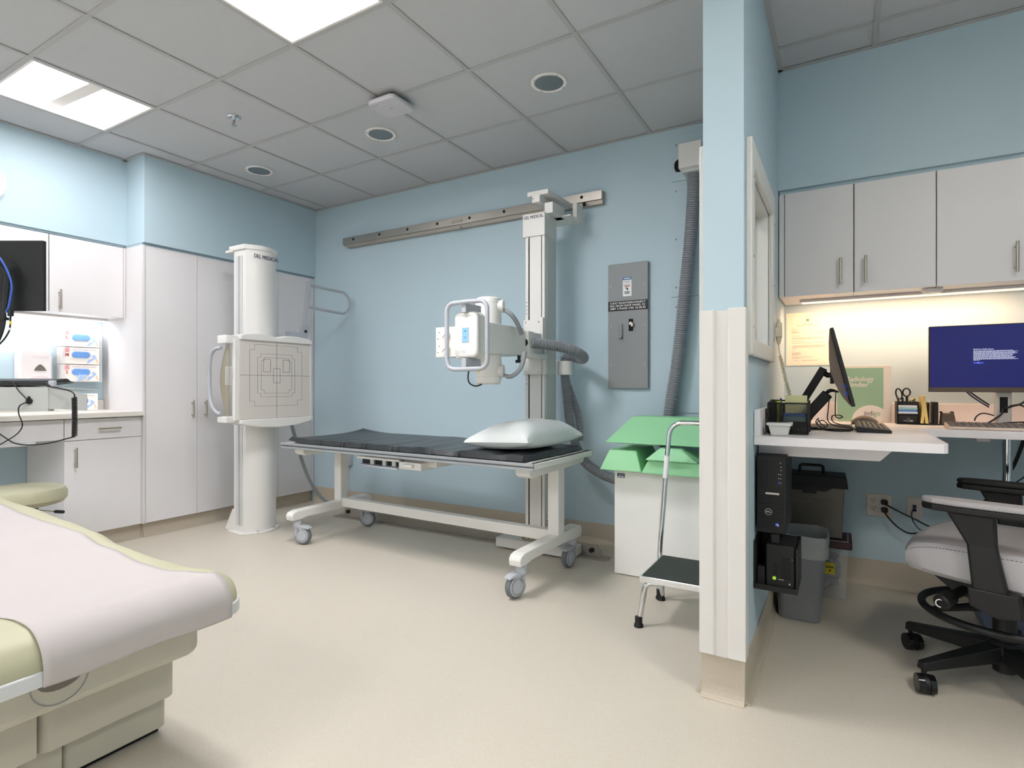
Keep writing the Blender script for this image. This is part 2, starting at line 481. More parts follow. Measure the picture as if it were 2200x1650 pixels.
for x in gx[1:-1]:
    ob('ceiling_bar', MB().box((x-0.012, YF, H-0.001), (x+0.012, YB, H+0.003)), 'ceiling_grid', ceil)
for y in gy[1:-1]:
    ob('ceiling_bar', MB().box((XL, y-0.012, H-0.0005), (XR, y+0.012, H+0.0035)), 'ceiling_grid', ceil)
w = 0.022
for a, b in (((-4.29, YB-w), (PX0, YB)), ((-4.29, 2.127), (-4.29+w, YB)), ((-4.54, 2.127-w), (-4.29+w, 2.127)), ((-4.54, YF), (-4.54+w, 2.127)), ((PX1, PY0), (PX1+w, 3.262)), ((PX1, 3.262-w), (XR, 3.262)), ((PX0-w, PY0), (PX0, YB)), ((PX0-w, PY0-w), (PX1+w, PY0))):
    ob('wall_angle', MB().box((a[0], a[1], H-0.003), (b[0], b[1], H+0.001)), 'ceiling_grid', ceil)

# recessed 2 x 2 ft troffers: white pan, two glowing lenses and a centre bar
def troffer(x, y, label, lens):
    t = thing('ceiling_light', label, 'light', (x+T/2, y+T/2, H), group='square ceiling troffers')
    a, b, c, d = x+0.013, x+T-0.013, y+0.013, y+T-0.013
    f = MB()
    for p, q in (((a, c), (a+0.012, d)), ((b-0.012, c), (b, d)), ((a+0.012, c), (b-0.012, c+0.012)), ((a+0.012, d-0.012), (b-0.012, d))):
        f.box((p[0], p[1], H-0.001), (q[0], q[1], H+0.045))
    f.box((a, c, H+0.045), (b, d, H+0.05))
    ob('frame', f, 'troffer_side', t)
    cy = (c+d)/2
    for p, q in ((c+0.012, cy-0.034), (cy+0.034, d-0.012)):
        # each lens slopes up toward the outer (-X) side
        ob('lens', MB().add([(a+0.012, p, H+0.040), (b-0.012, p, H+0.004), (b-0.012, q, H+0.004), (a+0.012, q, H+0.040),
                             (a+0.012, p, H+0.044), (b-0.012, p, H+0.008), (b-0.012, q, H+0.008), (a+0.012, q, H+0.044)],
                            [(0,1,2,3),(7,6,5,4),(0,4,5,1),(1,5,6,2),(2,6,7,3),(3,7,4,0)]), lens, t)
    ob('centre_bar', MB().prism([(a+0.012, H+0.030), (b-0.012, H+0.0005), (b-0.012, H+0.04), (a+0.012, H+0.044)], 'y', cy-0.034, cy+0.034), 'troffer_side', t)
    return t
TL = ['glowing square ceiling light above the left wall cabinets', 'large glowing square ceiling light at the top edge, above the room centre']
TL += ['square ceiling light behind the camera, number %s of the unseen rear rows' % n_ for n_ in ('one', 'two', 'three', 'four', 'five', 'six', 'seven')] + ['square ceiling light over the booth floor, out of view']
for (x, y), lb in zip(TROFF, TL): troffer(x, y, lb, 'troffer_booth' if x > 0 else 'troffer_rear' if abs(y-GY0) > 0.1 else 'troffer_left' if x < -3 else 'troffer')

# round grey recessed downlights
for x, y, lb in ((-1.378, 2.744, 'round recessed ceiling downlight with grey lens, nearest the partition'), (-2.612, 2.746, 'round recessed ceiling downlight with grey lens, between the other two'), (-3.860, 2.738, 'round recessed ceiling downlight with grey lens, nearest the tall cabinets')):
    t = thing('downlight', lb, 'light', (x, y, H-0.006), group='round recessed downlights')
    ob('trim_ring', MB().lathe([(0.099, H+0.003), (0.098, H-0.003), (0.092, H-0.005), (0.084, H-0.005), (0.079, H-0.002)], (x, y, 0), 36, caps=False), 'troffer_side', t)
    ob('lens', MB().lathe([(0.0, H-0.004), (0.055, H-0.0035), (0.080, H-0.002)], (x, y, 0), 32), 'lens_grey', t)
    k = MB()
    for q in range(4):
        a = R(45+90*q+10); k.cyl((x+0.090*math.cos(a), y+0.090*math.sin(a), H-0.0075), (x+0.090*math.cos(a), y+0.090*math.sin(a), H-0.005), 0.004, n=8)
    ob('screw', k, 'panel_grey', t)

# sprinkler head
x, y = -3.224, 2.114
t = thing('sprinkler', 'small chrome fire sprinkler head on a ceiling tile', 'sprinkler', (x, y, H-0.05))
ob('escutcheon', MB().lathe([(0.040, H+0.004), (0.040, H-0.001), (0.030, H-0.006), (0.014, H-0.003)], (x, y, 0), 24), 'chrome', t)
ob('body', MB().cyl((x, y, H-0.022), (x, y, H), 0.010, n=12).tube([(x-0.011, y, H-0.02), (x-0.013, y, H-0.033), (x-0.003, y, H-0.045)], 0.003, 6).tube([(x+0.011, y, H-0.02), (x+0.013, y, H-0.033), (x+0.003, y, H-0.045)], 0.003, 6), 'chrome', t)
ob('glass_bulb', MB().cyl((x, y, H-0.045), (x, y, H-0.022), 0.003, n=8), 'warn_red', t)
ob('deflector', MB().lathe([(0.0, H-0.050), (0.016, H-0.050), (0.016, H-0.047), (0.0, H-0.046)], (x, y, 0), 16), 'chrome', t)

# wireless access point
t = thing('access_point', 'white square wireless access point hung under the ceiling tiles', 'access point', (-2.245, 2.445, H-0.05))
ob('housing', MB().prism(rrect(-2.345, 2.345, -2.145, 2.545, 0.03), 'z', H-0.050, H-0.022), 'ap_white', t, bev=0.010, seg=3)
ob('mount', MB().box((-2.31, 2.38, H-0.024), (-2.18, 2.51, H-0.001)), 'black_soft', t)
ob('indicator', MB().cyl((-2.245, 2.445, H-0.0515), (-2.245, 2.445, H-0.049), 0.008, n=12), 'handle_grey', t)
ob('logo', MB().box((-2.33, 2.372, H-0.0512), (-2.285, 2.380, H-0.0495)), 'handle_grey', t)
# a real lamp in each under-cabinet strip, shining down from its lens
def strip_lamp(name, loc, w_, l_, watts, col, parent, rot):
    d = bpy.data.lights.new(name, 'AREA'); d.shape = 'RECTANGLE'; d.size = w_; d.size_y = l_; d.energy = watts; d.color = col
    o = bpy.data.objects.new(name, d); C.objects.link(o); o.parent = parent
    o.location = Vector(loc) - ORG[parent]; o.rotation_euler = rot
    return o
# ---------------------------------------------------------------- left cabinets
def cab(name, label, cat, lo, hi, group=None):
    t = thing(name, label, cat, ((lo[0]+hi[0])/2, (lo[1]+hi[1])/2, lo[2]), group=group)
    ob('body', MB().box(lo, hi), 'cab_white', t, bev=0.001)
    return t
def xdoor(t, y0, y1, z0, z1, x, hy=None, hz=None, horiz=False, name='door'):
    d = ob(name, MB().box((x-0.019, y0+0.0015, z0+0.0015), (x, y1-0.0015, z1-0.0015)), 'cab_white', t, bev=0.0012)
    if hy is not None:
        if horiz: bar_handle(d, (x, hy-0.068, hz), (x, hy+0.068, hz), (1, 0, 0))
        else: bar_handle(d, (x, hy, hz-0.066), (x, hy, hz+0.066), (1, 0, 0))
    return d
tx = -4.310
t = cab('tall_cabinet', 'tall white two-door cabinet beside the counter, with its handle pair in view', 'cabinet', (XL+0.002, 2.129, 0.103), (tx-0.021, 2.882, 2.103), 'tall white cabinets')
ob('side_stile', MB().box((tx-0.021, 2.129, 0.103), (tx, 2.145, 2.103)), 'cab_edge', t, bev=0.001)
xdoor(t, 2.146, 2.520, 0.105, 2.102, tx, 2.477, 0.914)
xdoor(t, 2.520, 2.881, 0.105, 2.102, tx, 2.579, 0.914)
t = cab('tall_cabinet', 'tall white two-door cabinet in the corner, behind the column stand', 'cabinet', (XL+0.002, 2.884, 0.103), (tx-0.021, 3.634, 2.103), 'tall white cabinets')
xdoor(t, 2.883, 3.246, 0.105, 2.102, tx, 3.205, 0.914)
xdoor(t, 3.246, 3.600, 0.105, 2.102, tx, 3.290, 0.914)
ob('filler', MB().box((tx-0.021, 3.602, 0.105), (tx-0.003, 3.634, 2.102)), 'cab_white', t)
ux = -4.550
t = cab('wall_cabinet', 'white wall cabinet over the glove boxes, with a bar handle', 'cabinet', (XL+0.002, 1.664, 1.590), (ux-0.021, 2.126, 2.106), 'left wall cabinets')
xdoor(t, 1.664, 2.112, 1.588, 2.104, ux, 1.719, 1.674)
ob('filler', MB().box((ux-0.021, 2.114, 1.588), (ux-0.002, 2.126, 2.104)), 'cab_white', t)
t = cab('wall_cabinet', 'white wall cabinet mostly hidden by the black monitor', 'cabinet', (XL+0.002, 1.180, 1.590), (ux-0.021, 1.662, 2.106), 'left wall cabinets')
xdoor(t, 1.180, 1.661, 1.588, 2.104, ux)
t = cab('under_cabinet_light', 'cool white light strip under the left wall cabinets', 'light', (-4.80, 1.22, 1.574), (-4.74, 2.10, 1.589))
ob('lens', MB().box((-4.795, 1.23, 1.570), (-4.745, 2.09, 1.574)), 'strip_cool', t)
strip_lamp('under_cabinet_lamp', (-4.77, 1.66, 1.566), 0.05, 0.86, UNDERCAB, (1.0, 0.97, 0.98), t, (0, R(25), 0))

ct = ob('countertop', MB().box((XL+0.002, 0.55, 0.878), (-4.285, 2.127, 0.911)), 'worktop', bev=0.003)
tag(ct, 'cream countertop running along the left wall', 'countertop')
ob('backsplash', MB().box((XL+0.002, 0.55, 0.911), (XL+0.022, 2.127, 0.985)), 'worktop', ct, bev=0.002)
bx = -4.328
t = cab('base_cabinet', 'white base cabinet with drawer and door under the counter', 'cabinet', (XL+0.004, 1.664, 0.10), (bx-0.021, 2.1275, 0.876))
ob('filler', MB().box((bx-0.021, 2.1225, 0.104), (bx-0.004, 2.1275, 0.872)), 'cab_white', t)
xdoor(t, 1.662, 2.122, 0.732, 0.872, bx, 1.915, 0.802, True, 'drawer')
xdoor(t, 1.662, 2.122, 0.104, 0.731, bx, 1.720, 0.622)
t = thing('knee_space_unit', 'white drawer front above the knee space under the counter', 'drawer', (-4.33, 1.2, 0.74))
ob('front', MB().box((bx-0.019, 0.75, 0.742), (bx, 1.660, 0.872)), 'cab_white', t, bev=0.0012)
ob('box', MB().box((XL+0.05, 0.80, 0.76), (bx-0.02, 1.64, 0.872)), 'cab_white', t)
ob('pull_lip', MB().prism(rrect(-4.42, 0.80, -4.30, 1.52, 0.05), 'z', 0.722, 0.741), 'cab_edge', t, bev=0.002)

# soap dispenser on the wall
t = thing('soap_dispenser', 'white wall soap dispenser with a dark level window', 'dispenser', (-4.85, 1.68, 1.13))
def soap_poly(i=0.0):
    return [(1.590+i, 1.12), (1.590+i, 1.30), (1.600+i, 1.352-i), (1.628, 1.372-i), (1.655, 1.366-i), (1.680, 1.360-i), (1.705, 1.366-i), (1.735, 1.372-i), (1.762-i, 1.345-i), (1.772-i, 1.29), (1.772-i, 1.12)]
ob('body', MB().prism(soap_poly(), 'x', XL+0.001, -4.800), 'soap', t, bev=0.012, seg=3)
ob('push_bar', MB().prism([(1.645, 1.118)] + [(1.705 + 0.06*math.cos(R(180-18*k)), 1.135 + 0.03*math.sin(R(180-18*k))) for k in range(11)] + [(1.765, 1.118)], 'x', -4.800, -4.793), 'soap_shade', t, bev=0.002)
ob('level_window', MB().prism([(1.668, 1.196), (1.680, 1.220), (1.697, 1.238), (1.704, 1.240), (1.711, 1.238), (1.728, 1.220), (1.740, 1.196)], 'x', -4.800, -4.797), 'smoke_plastic', t)
txt('lettering', 'PROVON', 0.022, (-4.7995, 1.705, 1.290), *FX, 'soap_shade', t, align='CENTER')

# glove boxes in a clear wall holder
def glove_box(y0, z0, size, label, spill=0.0, x=-4.80):
    b = thing('glove_box', label, 'glove box', (x-0.04, y0+0.12, z0), group='disposable glove boxes')
    ob('carton', MB().box((x-0.085, y0, z0), (x, y0+0.236, z0+0.121)), 'glove_box', b, bev=0.001)
    op = ob('opening', MB().prism(rrect(y0+0.062, z0+0.048, y0+0.172, z0+0.090, 0.02), 'x', x, x+0.004), 'glove_blue', b)
    if spill:
        ob('glove', MB().prism([(y0+0.10, z0+0.05), (y0+0.155, z0+0.05), (y0+0.125, z0+0.012), (y0+0.092, z0+0.004)], 'x', x+0.004, x+0.012), 'glove_pale', b, bev=0.003)
    # printed pair of gloved hands
    ob('hand_print', MB().prism([(y0+0.150, z0+0.008), (y0+0.170, z0+0.012), (y0+0.190, z0+0.030), (y0+0.205, z0+0.042), (y0+0.216, z0+0.052), (y0+0.208, z0+0.066), (y0+0.196, z0+0.072), (y0+0.182, z0+0.068), (y0+0.194, z0+0.056), (y0+0.184, z0+0.040), (y0+0.168, z0+0.036)], 'x', x, x+0.0008), 'glove_pale', b)
    ob('wrist_print', MB().prism([(y0+0.210, z0+0.040), (y0+0.216, z0+0.046), (y0+0.228, z0+0.016), (y0+0.222, z0+0.006)], 'x', x, x+0.0007), 'skin', b)
    ob('hole_edge', MB().prism(rrect(y0+0.058, z0+0.044, y0+0.176, z0+0.094, 0.023), 'x', x, x+0.0015), 'glove_pale', b)
    sq = MB()
    for a, c, d, e in ((0.016, 0.088, 0.044, 0.092), (0.016, 0.112, 0.044, 0.116), (0.016, 0.092, 0.020, 0.112), (0.040, 0.092, 0.044, 0.112), (0.026, 0.095, 0.034, 0.108)):
        sq.box((x, y0+a, z0+c), (x+0.0008, y0+d, z0+e))
    ob('emblem', sq, 'glove_red', b)
    if size: txt('size_letter', size, 0.034, (x, y0+0.030, z0+0.066), *FX, 'glove_red', b, align='CENTER', bold=0.0008, thick=0.0008)
    ob('lettering', MB().box((x, y0+0.062, z0+0.104), (x+0.0008, y0+0.118, z0+0.109)).box((x, y0+0.122, z0+0.104), (x+0.0008, y0+0.170, z0+0.109)).box((x, y0+0.174, z0+0.104), (x+0.0008, y0+0.215, z0+0.109)), 'glove_text', b)
    return b
gy = 1.830
glove_box(gy, 1.375, 'L', 'glove box with red L, topmost in the wall holder')
glove_box(gy, 1.249, 'M', 'glove box with red M, in the middle of the wall holder')
glove_box(gy, 1.123, 'S', 'glove box with red S, lowest in the wall holder, glove hanging out', 1.0)
glove_box(1.806, 0.913, 'M', 'glove box standing on the counter below the wall holder', x=-4.77)
t = thing('glove_box_holder', 'clear plastic wall rack holding three glove boxes', 'rack', (-4.85, 1.95, 1.115))
f = MB().box((XL+0.001, 1.812, 1.116), (-4.795, 1.815, 1.500)).box((XL+0.001, 2.078, 1.116), (-4.795, 2.081, 1.500)).box((XL+0.001, 1.815, 1.118), (-4.795, 2.078, 1.121)).box((XL+0.001, 1.815, 1.121), (XL+0.004, 2.078, 1.500))
ob('shell', f, 'clear_plastic', t)
ob('lip', MB().box((-4.798, 1.815, 1.121), (-4.795, 1.850, 1.490)).box((-4.798, 2.068, 1.121), (-4.795, 2.078, 1.490)), 'clear_plastic', t)

# white round clock at the picture's left edge
t = thing('wall_clock', 'white round clock on the soffit, cut by the left edge', 'clock', (-4.53, 1.29, 2.25))
cy, cz = 1.300, 2.345
ob('case', MB().lathe([(0.0, 0.0), (0.132, 0.0), (0.132, 0.026), (0.122, 0.034), (0.115, 0.028), (0.0, 0.027)], (-4.539, cy, cz), 36, 'x'), 'cab_edge', t)
ob('face', MB().cyl((-4.513, cy, cz), (-4.511, cy, cz), 0.113, n=36), 'print_white', t)
ob('hand', MB().box((-4.510, cy-0.004, cz-0.01), (-4.508, cy+0.004, cz+0.085)).box((-4.510, cy-0.01, cz-0.004), (-4.508, cy+0.06, cz+0.004)), 'print_black', t)

# wall-arm workstation: monitor, keyboard tray and cables at the left edge
def LP(u, w, z): return Vector((-3.66 + u*0.82 + w*0.42, 1.33 + u*0.52 - w*0.72, z))
A = Vector((-3.678, 1.319, 0)); 
t = thing('monitor', 'black monitor on a wall arm in front of the left wall cabinets', 'monitor', (-3.85, 1.20, 1.49))
e = Vector((0.86, 0.50, 0)).normalized(); nn = Vector((0.50, -0.86, 0)).normalized()
def mv(a, d, z): return (A.x - e.x*a + nn.x*d, A.y - e.y*a + nn.y*d, z)
def obox(a0, a1, d0, d1, z0, z1):
    return MB().add([mv(a0,d0,z0), mv(a1,d0,z0), mv(a1,d1,z0), mv(a0,d1,z0), mv(a0,d0,z1), mv(a1,d0,z1), mv(a1,d1,z1), mv(a0,d1,z1)],
                    [(3,2,1,0),(4,5,6,7),(0,1,5,4),(1,2,6,5),(2,3,7,6),(3,0,4,7)])
ob('case', obox(0.0, 0.55, -0.022, 0.0, 1.492, 1.868), 'black_soft', t, bev=0.004)
ob('rear_bump', obox(0.26, 0.50, 0.0, 0.028, 1.55, 1.80), 'black_soft', t, bev=0.01)
ob('mount_plate', obox(0.32, 0.44, 0.028, 0.045, 1.62, 1.74), 'black', t)
# cable bundle hanging from the arm
cb = thing('cable_bundle', 'bundle of black and blue cables hanging behind the monitor, left edge', 'cables', (-3.80, 1.15, 1.30))
def P2(a, z, d=0.06): return mv(a, d, z)
def cable(name, pts, r, m, parent): return ob(name, MB().tube(spline(pts, 8), r, 8), m, parent)
cable('blue_cable', [P2(0.205, 1.785), P2(0.176, 1.758), P2(0.147, 1.71), P2(0.122, 1.65), P2(0.115, 1.605), P2(0.120, 1.565), P2(0.134, 1.50), P2(0.158, 1.455), P2(0.168, 1.42)], 0.0045, 'blue_cable', cb)
for k, (a0, a1, a2) in enumerate(((0.185, 0.140, 0.150), (0.190, 0.147, 0.156), (0.20, 0.155, 0.160), (0.205, 0.163, 0.166), (0.21, 0.172, 0.172), (0.215, 0.180, 0.178))):
    cable('black_cable', [P2(a0, 1.745-k*0.006, 0.05+k*0.004), P2(a1, 1.69, 0.055), P2(a1, 1.60, 0.055), P2(a2, 1.48, 0.06), P2(a2, 1.44, 0.06), P2(a2+0.015, 1.37, 0.06), P2(a2+0.05, 1.29, 0.06)], 0.0058, 'black', cb)
cable('black_cable', [P2(0.121, 1.485), P2(0.122, 1.44), P2(0.124, 1.40), P2(0.130, 1.375), P2(0.155, 1.335), P2(0.19, 1.30)], 0.0045, 'black', cb)
ob('plug', obox(0.110, 0.132, 0.05, 0.07, 1.455, 1.49), 'black', cb, bev=0.004)
ob('cable_tie', obox(0.142, 0.20, 0.045, 0.075, 1.435, 1.45), 'black', cb)
ob('yellow_tag', MB().cyl(P2(0.1226, 1.412), P2(0.1222, 1.430), 0.0054, n=10), 'yellow', cb)
ob('white_tag', MB().cyl(P2(0.1278, 1.382), P2(0.1245, 1.395), 0.0054, n=10), 'note_white', cb)
# keyboard tray
t = thing('keyboard_tray', 'grey sheet metal keyboard tray on the wall arm, seen from below', 'tray', (-3.80, 1.20, 0.95))
B = Vector((-3.652, 1.334, 0))
def kv(a, d, z): return (B.x - e.x*a + nn.x*d, B.y - e.y*a + nn.y*d, z)
def kbox(a0, a1, d0, d1, z0, z1):
    return MB().add([kv(a0,d0,z0), kv(a1,d0,z0), kv(a1,d1,z0), kv(a0,d1,z0), kv(a0,d0,z1), kv(a1,d0,z1), kv(a1,d1,z1), kv(a0,d1,z1)],
                    [(3,2,1,0),(4,5,6,7),(0,1,5,4),(1,2,6,5),(2,3,7,6),(3,0,4,7)])
ob('back_plate', kbox(0.0, 0.50, 0.0, 0.006, 0.968, 1.078), 'tray_grey', t, bev=0.001)
ob('top_plate', MB().add([kv(0,0,1.078), kv(0.5,0,1.078), kv(0.5,-0.22,1.100), kv(-0.12,-0.22,1.062), kv(0,0,1.084), kv(0.5,0,1.084), kv(0.5,-0.22,1.106), kv(-0.12,-0.22,1.068)], [(3,2,1,0),(4,5,6,7),(0,1,5,4),(1,2,6,5),(2,3,7,6),(3,0,4,7)]), 'tray_grey', t)
ob('side_plate', MB().add([kv(0,0,0.968), kv(0,0,1.078), kv(-0.125,-0.10,1.045), kv(-0.125,-0.10,0.955), kv(0,-0.006,0.968), kv(0,-0.006,1.078), kv(-0.125,-0.106,1.045), kv(-0.125,-0.106,0.955)], [(0,1,2,3),(7,6,5,4),(0,4,5,1),(1,5,6,2),(2,6,7,3),(3,7,4,0)]), 'tray_grey', t)
ob('bottom_flange', kbox(0.0, 0.50, -0.03, 0.006, 0.955, 0.968), 'tray_grey', t)
ob('grommet', MB().cyl(kv(0.098, 0.006, 1.010), kv(0.098, 0.012, 1.010), 0.017, n=16).cyl(kv(0.099, 0.006, 1.03), kv(0.099, 0.012, 1.03), 0.006, n=10), 'black', t)
ob('edge_clip', kbox(-0.02, 0.015, -0.03, -0.01, 1.082, 1.12), 'handle_grey', t, bev=0.006)
t2 = thing('keyboard', 'black keyboard resting on the grey wall arm tray', 'keyboard', kv(0.2, -0.08, 1.085))
ob('palm_rest', MB().add([kv(-0.005,-0.005,1.090), kv(0.42,-0.005,1.092), kv(0.42,-0.18,1.112), kv(-0.005,-0.18,1.108), kv(0.03,-0.01,1.112), kv(0.42,-0.01,1.110), kv(0.42,-0.18,1.122), kv(0.03,-0.18,1.122)], [(3,2,1,0),(4,5,6,7),(0,1,5,4),(1,2,6,5),(2,3,7,6),(3,0,4,7)]), 'black_soft', t2, bev=0.004)
ob('case', MB().add([kv(0.02,-0.03,1.112), kv(0.42,-0.03,1.112), kv(0.42,-0.17,1.122), kv(0.02,-0.17,1.122), kv(0.03,-0.04,1.120), kv(0.42,-0.04,1.120), kv(0.42,-0.16,1.132), kv(0.03,-0.16,1.132)], [(3,2,1,0),(4,5,6,7),(0,1,5,4),(1,2,6,5),(2,3,7,6),(3,0,4,7)]), 'black', t2)
# coiled cord and loose wire
cc = thing('coil_cord', 'black coiled cord hanging from the end of the grey tray', 'cord', (-3.50, 1.42, 0.80))
cx, cyy = -3.532, 1.402
pts = []
for i in range(26*10+1):
    a = 2*math.pi*i/10; z = 1.030 - (0.21)*i/260; sway = 0.004*math.sin(i/260*3)
    pts.append((cx + sway + 0.010*math.cos(a), cyy + 0.010*math.sin(a), z))
ob('coil', MB().tube(pts, 0.0035, 6), 'black', cc)
ob('lead', MB().tube(spline([kv(0.0, 0.01, 1.088), kv(-0.05, 0.0, 1.080), kv(-0.10, -0.02, 1.062), (cx, cyy, 1.045), (cx, cyy, 1.03)], 8), 0.0035, 8), 'black', cc)
ob('tail', MB().tube(spline([(cx, cyy, 0.82), (cx-0.03, cyy-0.02, 0.81), (cx-0.12, cyy-0.07, 0.785), (cx-0.21, cyy-0.12, 0.775), (cx-0.28, cyy-0.16, 0.785), (cx-0.33, cyy-0.19, 0.82), (cx-0.37, cyy-0.22, 0.86)], 8), 0.0035, 8), 'black', cc)
lw = ob('loose_wire', MB().tube(spline([kv(0.24, 0.01, 1.115), kv(0.19, 0.012, 1.112), kv(0.14, 0.02, 1.06), kv(0.10, 0.02, 1.012), kv(0.13, 0.03, 0.985), kv(0.135, 0.03, 0.945), kv(0.115, 0.03, 0.885), kv(0.14, 0.03, 0.84), kv(0.20, 0.03, 0.80), kv(0.26, 0.03, 0.765)], 8), 0.003, 8), 'black')
tag(lw, 'thin black wire drooping across the grey tray', 'wire')

# round stool under the tray
sx, sy = -3.905, 1.300
t = thing('exam_stool', 'round stool with a padded sage seat in the knee space', 'stool', (sx, sy, 0))
ob('seat', MB().lathe([(0.0, 0.430), (0.15, 0.430), (0.185, 0.440), (0.203, 0.462), (0.205, 0.495), (0.192, 0.520), (0.165, 0.532), (0.0, 0.537)], (sx, sy, 0), 40), 'pad_green', t)
ob('seat_plate', MB().cyl((sx, sy, 0.405), (sx, sy, 0.430), 0.075, n=24), 'black', t)
ob('gas_lift', MB().cyl((sx, sy, 0.10), (sx, sy, 0.405), 0.024, n=20).cyl((sx, sy, 0.10), (sx, sy, 0.30), 0.032, n=20), 'black', t)
lv = ob('lever', MB().tube([(sx+0.03, sy+0.0, 0.418), (sx+0.11, sy+0.055, 0.405), (sx+0.165, sy+0.095, 0.398)], 0.004, 8), 'chrome', t)
ob('knob', MB().tube([(sx+0.160, sy+0.092, 0.398), (sx+0.165, sy+0.095, 0.398), (sx+0.200, sy+0.120, 0.395), (sx+0.204, sy+0.123, 0.395)], [0.005, 0.009, 0.009, 0.004], 10), 'black', lv)
for k in range(5):
    a = R(20+72*k); q = Vector((math.cos(a), math.sin(a), 0))
    p = Vector((sx, sy, 0))
    lg = ob('leg', MB().tube([p+q*0.02+Vector((0,0,0.12)), p+q*0.12+Vector((0,0,0.105)), p+q*0.25+Vector((0,0,0.075))], [0.022, 0.018, 0.014], 10), 'chrome', t)
    ob('caster', MB().cyl(p+q*0.25+Vector((-q.y*0.018, q.x*0.018, 0.027)), p+q*0.25+Vector((q.y*0.018, -q.x*0.018, 0.027)), 0.027, n=16).cyl(p+q*0.25+Vector((0,0,0.03)), p+q*0.25+Vector((0,0,0.08)), 0.007, n=8), 'black', lg)

# ---------------------------------------------------------------- exam table in the foreground
EY0, EY1 = 0.385, 1.062; EXE = -1.552; EXH = -3.55
t = thing('exam_table', 'cream exam table with a sage padded top, foreground left', 'exam table', (-2.6, 0.72, 0))
def ztop(x):
    P = [(-3.6, 0.60), (-3.0, 0.585), (-2.62, 0.566), (-2.42, 0.552), (-2.25, 0.524), (-2.0, 0.513), (-1.83, 0.516), (-1.68, 0.530), (-1.55, 0.528)]
    for (a, b), (c, d) in zip(P, P[1:]):
        if x <= c:
            s_ = (x-a)/(c-a); s_ = s_*s_*(3-2*s_); return b + (d-b)*s_
    return P[-1][1]
ECY = (EY0+EY1)/2; EW = (EY1-EY0)/2
def halfw(x, r=0.075, end=EXE):
    d = x - (end - r)
    return EW if d <= 0 else EW - r + math.sqrt(max(0, r*r - d*d))
def ends(x, r=0.085):
    d = x - (EXE - r)
    return 1.0 if d <= 0 else math.sqrt(max(0.0, 1 - (d/r)**2))
ZB = 0.448
def padtop(x, a):
    """a in -1..1 across the width"""
    e_ = (1 - abs(a)**16) ** 0.5 if abs(a) < 1 else 0.0
    return ZB + (ztop(x) - ZB) * ends(x) * e_
def smoothstep_x(u):
    # denser toward the foot end
    return EXH + (EXE - EXH) * (1 - (1-u)**2.2)
def acr(v): return math.sin((v-0.5)*math.pi)
ob('cushion', MB().grid(lambda u, v: (smoothstep_x(u), ECY + halfw(smoothstep_x(u))*acr(v), padtop(smoothstep_x(u), acr(v))), 90, 40)
   .grid(lambda u, v: (smoothstep_x(u), ECY + halfw(smoothstep_x(u))*acr(v), ZB), 90, 40), 'pad_green', t)
def rounded_slab(x0, x1, y0, y1, r, z0, z1):
    poly = [(x0, y0)] + [(x1-r+r*math.cos(R(a)), y0+r+r*math.sin(R(a))) for a in range(-90, 1, 10)] + [(x1-r+r*math.cos(R(a)), y1-r+r*math.sin(R(a))) for a in range(0, 91, 10)] + [(x0, y1)]
    return MB().prism(poly, 'z', z0, z1)
ob('edge_trim', rounded_slab(EXH, EXE+0.006, EY0-0.006, EY1+0.006, 0.08, 0.414, 0.449), 'exam_trim', t, bev=0.004)
ob('upper_shell', rounded_slab(EXH, -1.648, 0.42, 0.985, 0.05, 0.297, 0.414), 'exam_white', t, bev=0.022, seg=4)
ob('drawer_panel', rounded_slab(EXH+0.05, -1.788, 0.632, 0.980, 0.03, 0.132, 0.297), 'exam_white', t, bev=0.002)
ob('drawer_panel', rounded_slab(EXH+0.05, -1.788, 0.42, 0.629, 0.004, 0.132, 0.297), 'exam_white', t, bev=0.002)
ob('base_panel', rounded_slab(EXH+0.1, -1.832, 0.703, 0.975, 0.02, 0.026, 0.130), 'exam_white', t, bev=0.002)
ob('base_panel', rounded_slab(EXH+0.1, -1.832, 0.43, 0.700, 0.004, 0.026, 0.130), 'exam_white', t, bev=0.002)
ob('foot', MB().box((EXH+0.12, 0.46, 0.0), (-1.865, 0.965, 0.026)), 'black', t)
rp = ob('round_pull', MB().lathe([(0.061, 0.0), (0.061, 0.002), (0.0585, 0.002), (0.0585, 0.0), (0.061, 0.0)], (-1.6485, 0.625, 0.375), 32, 'x', caps=False), 'panel_grey', t)
ob('recess', MB().prism([(0.625+0.046*math.cos(R(180+18*k)), 0.375+0.046*0.55*math.sin(R(180+18*k))) for k in range(11)], 'x', -1.649, -1.6470), 'smoke_plastic', rp)
# paper sheet drawn over the cushion
def paper_path():
    xs = [EXH + (EXE-0.075-EXH)*i/60 for i in range(61)]
    p = [(x, None) for x in xs]
    return p
PY = (0.553, 0.965)
def paper_fn(u, v):
    y = PY[0] + (PY[1]-PY[0])*v
    k = u*76
    if k <= 60:
        x = EXH + (EXE-0.085-EXH)*k/60
        yy = y + v*0.016*math.sin(x*5.2+0.6) + v*0.040*max(0.0, (x+1.86)/0.22)**2
        return (x, yy, padtop(x, max(-1, min(1, (yy-ECY)/EW))) + 0.003 + 0.0015*math.sin(x*21+yy*9))
    k2 = (k-60)/16
    if k2 <= 0.7:
        a = k2/0.7*math.pi/2
        hz = ztop(EXE-0.085)
        return (EXE-0.085 + 0.096*math.sin(a), y + 0.040*v, ZB + (hz-ZB+0.004)*math.cos(a))
    q = (k2-0.7)/0.3
    return (EXE+0.011 - 0.002*q, y + 0.040*v, ZB - 0.034*q - 0.003*q*math.sin(v*9))
pp = ob('exam_paper', MB().grid(paper_fn, 76, 24), 'paper')
so = pp.modifiers.new('solid', 'SOLIDIFY'); so.thickness = 0.0006; so.offset = 1
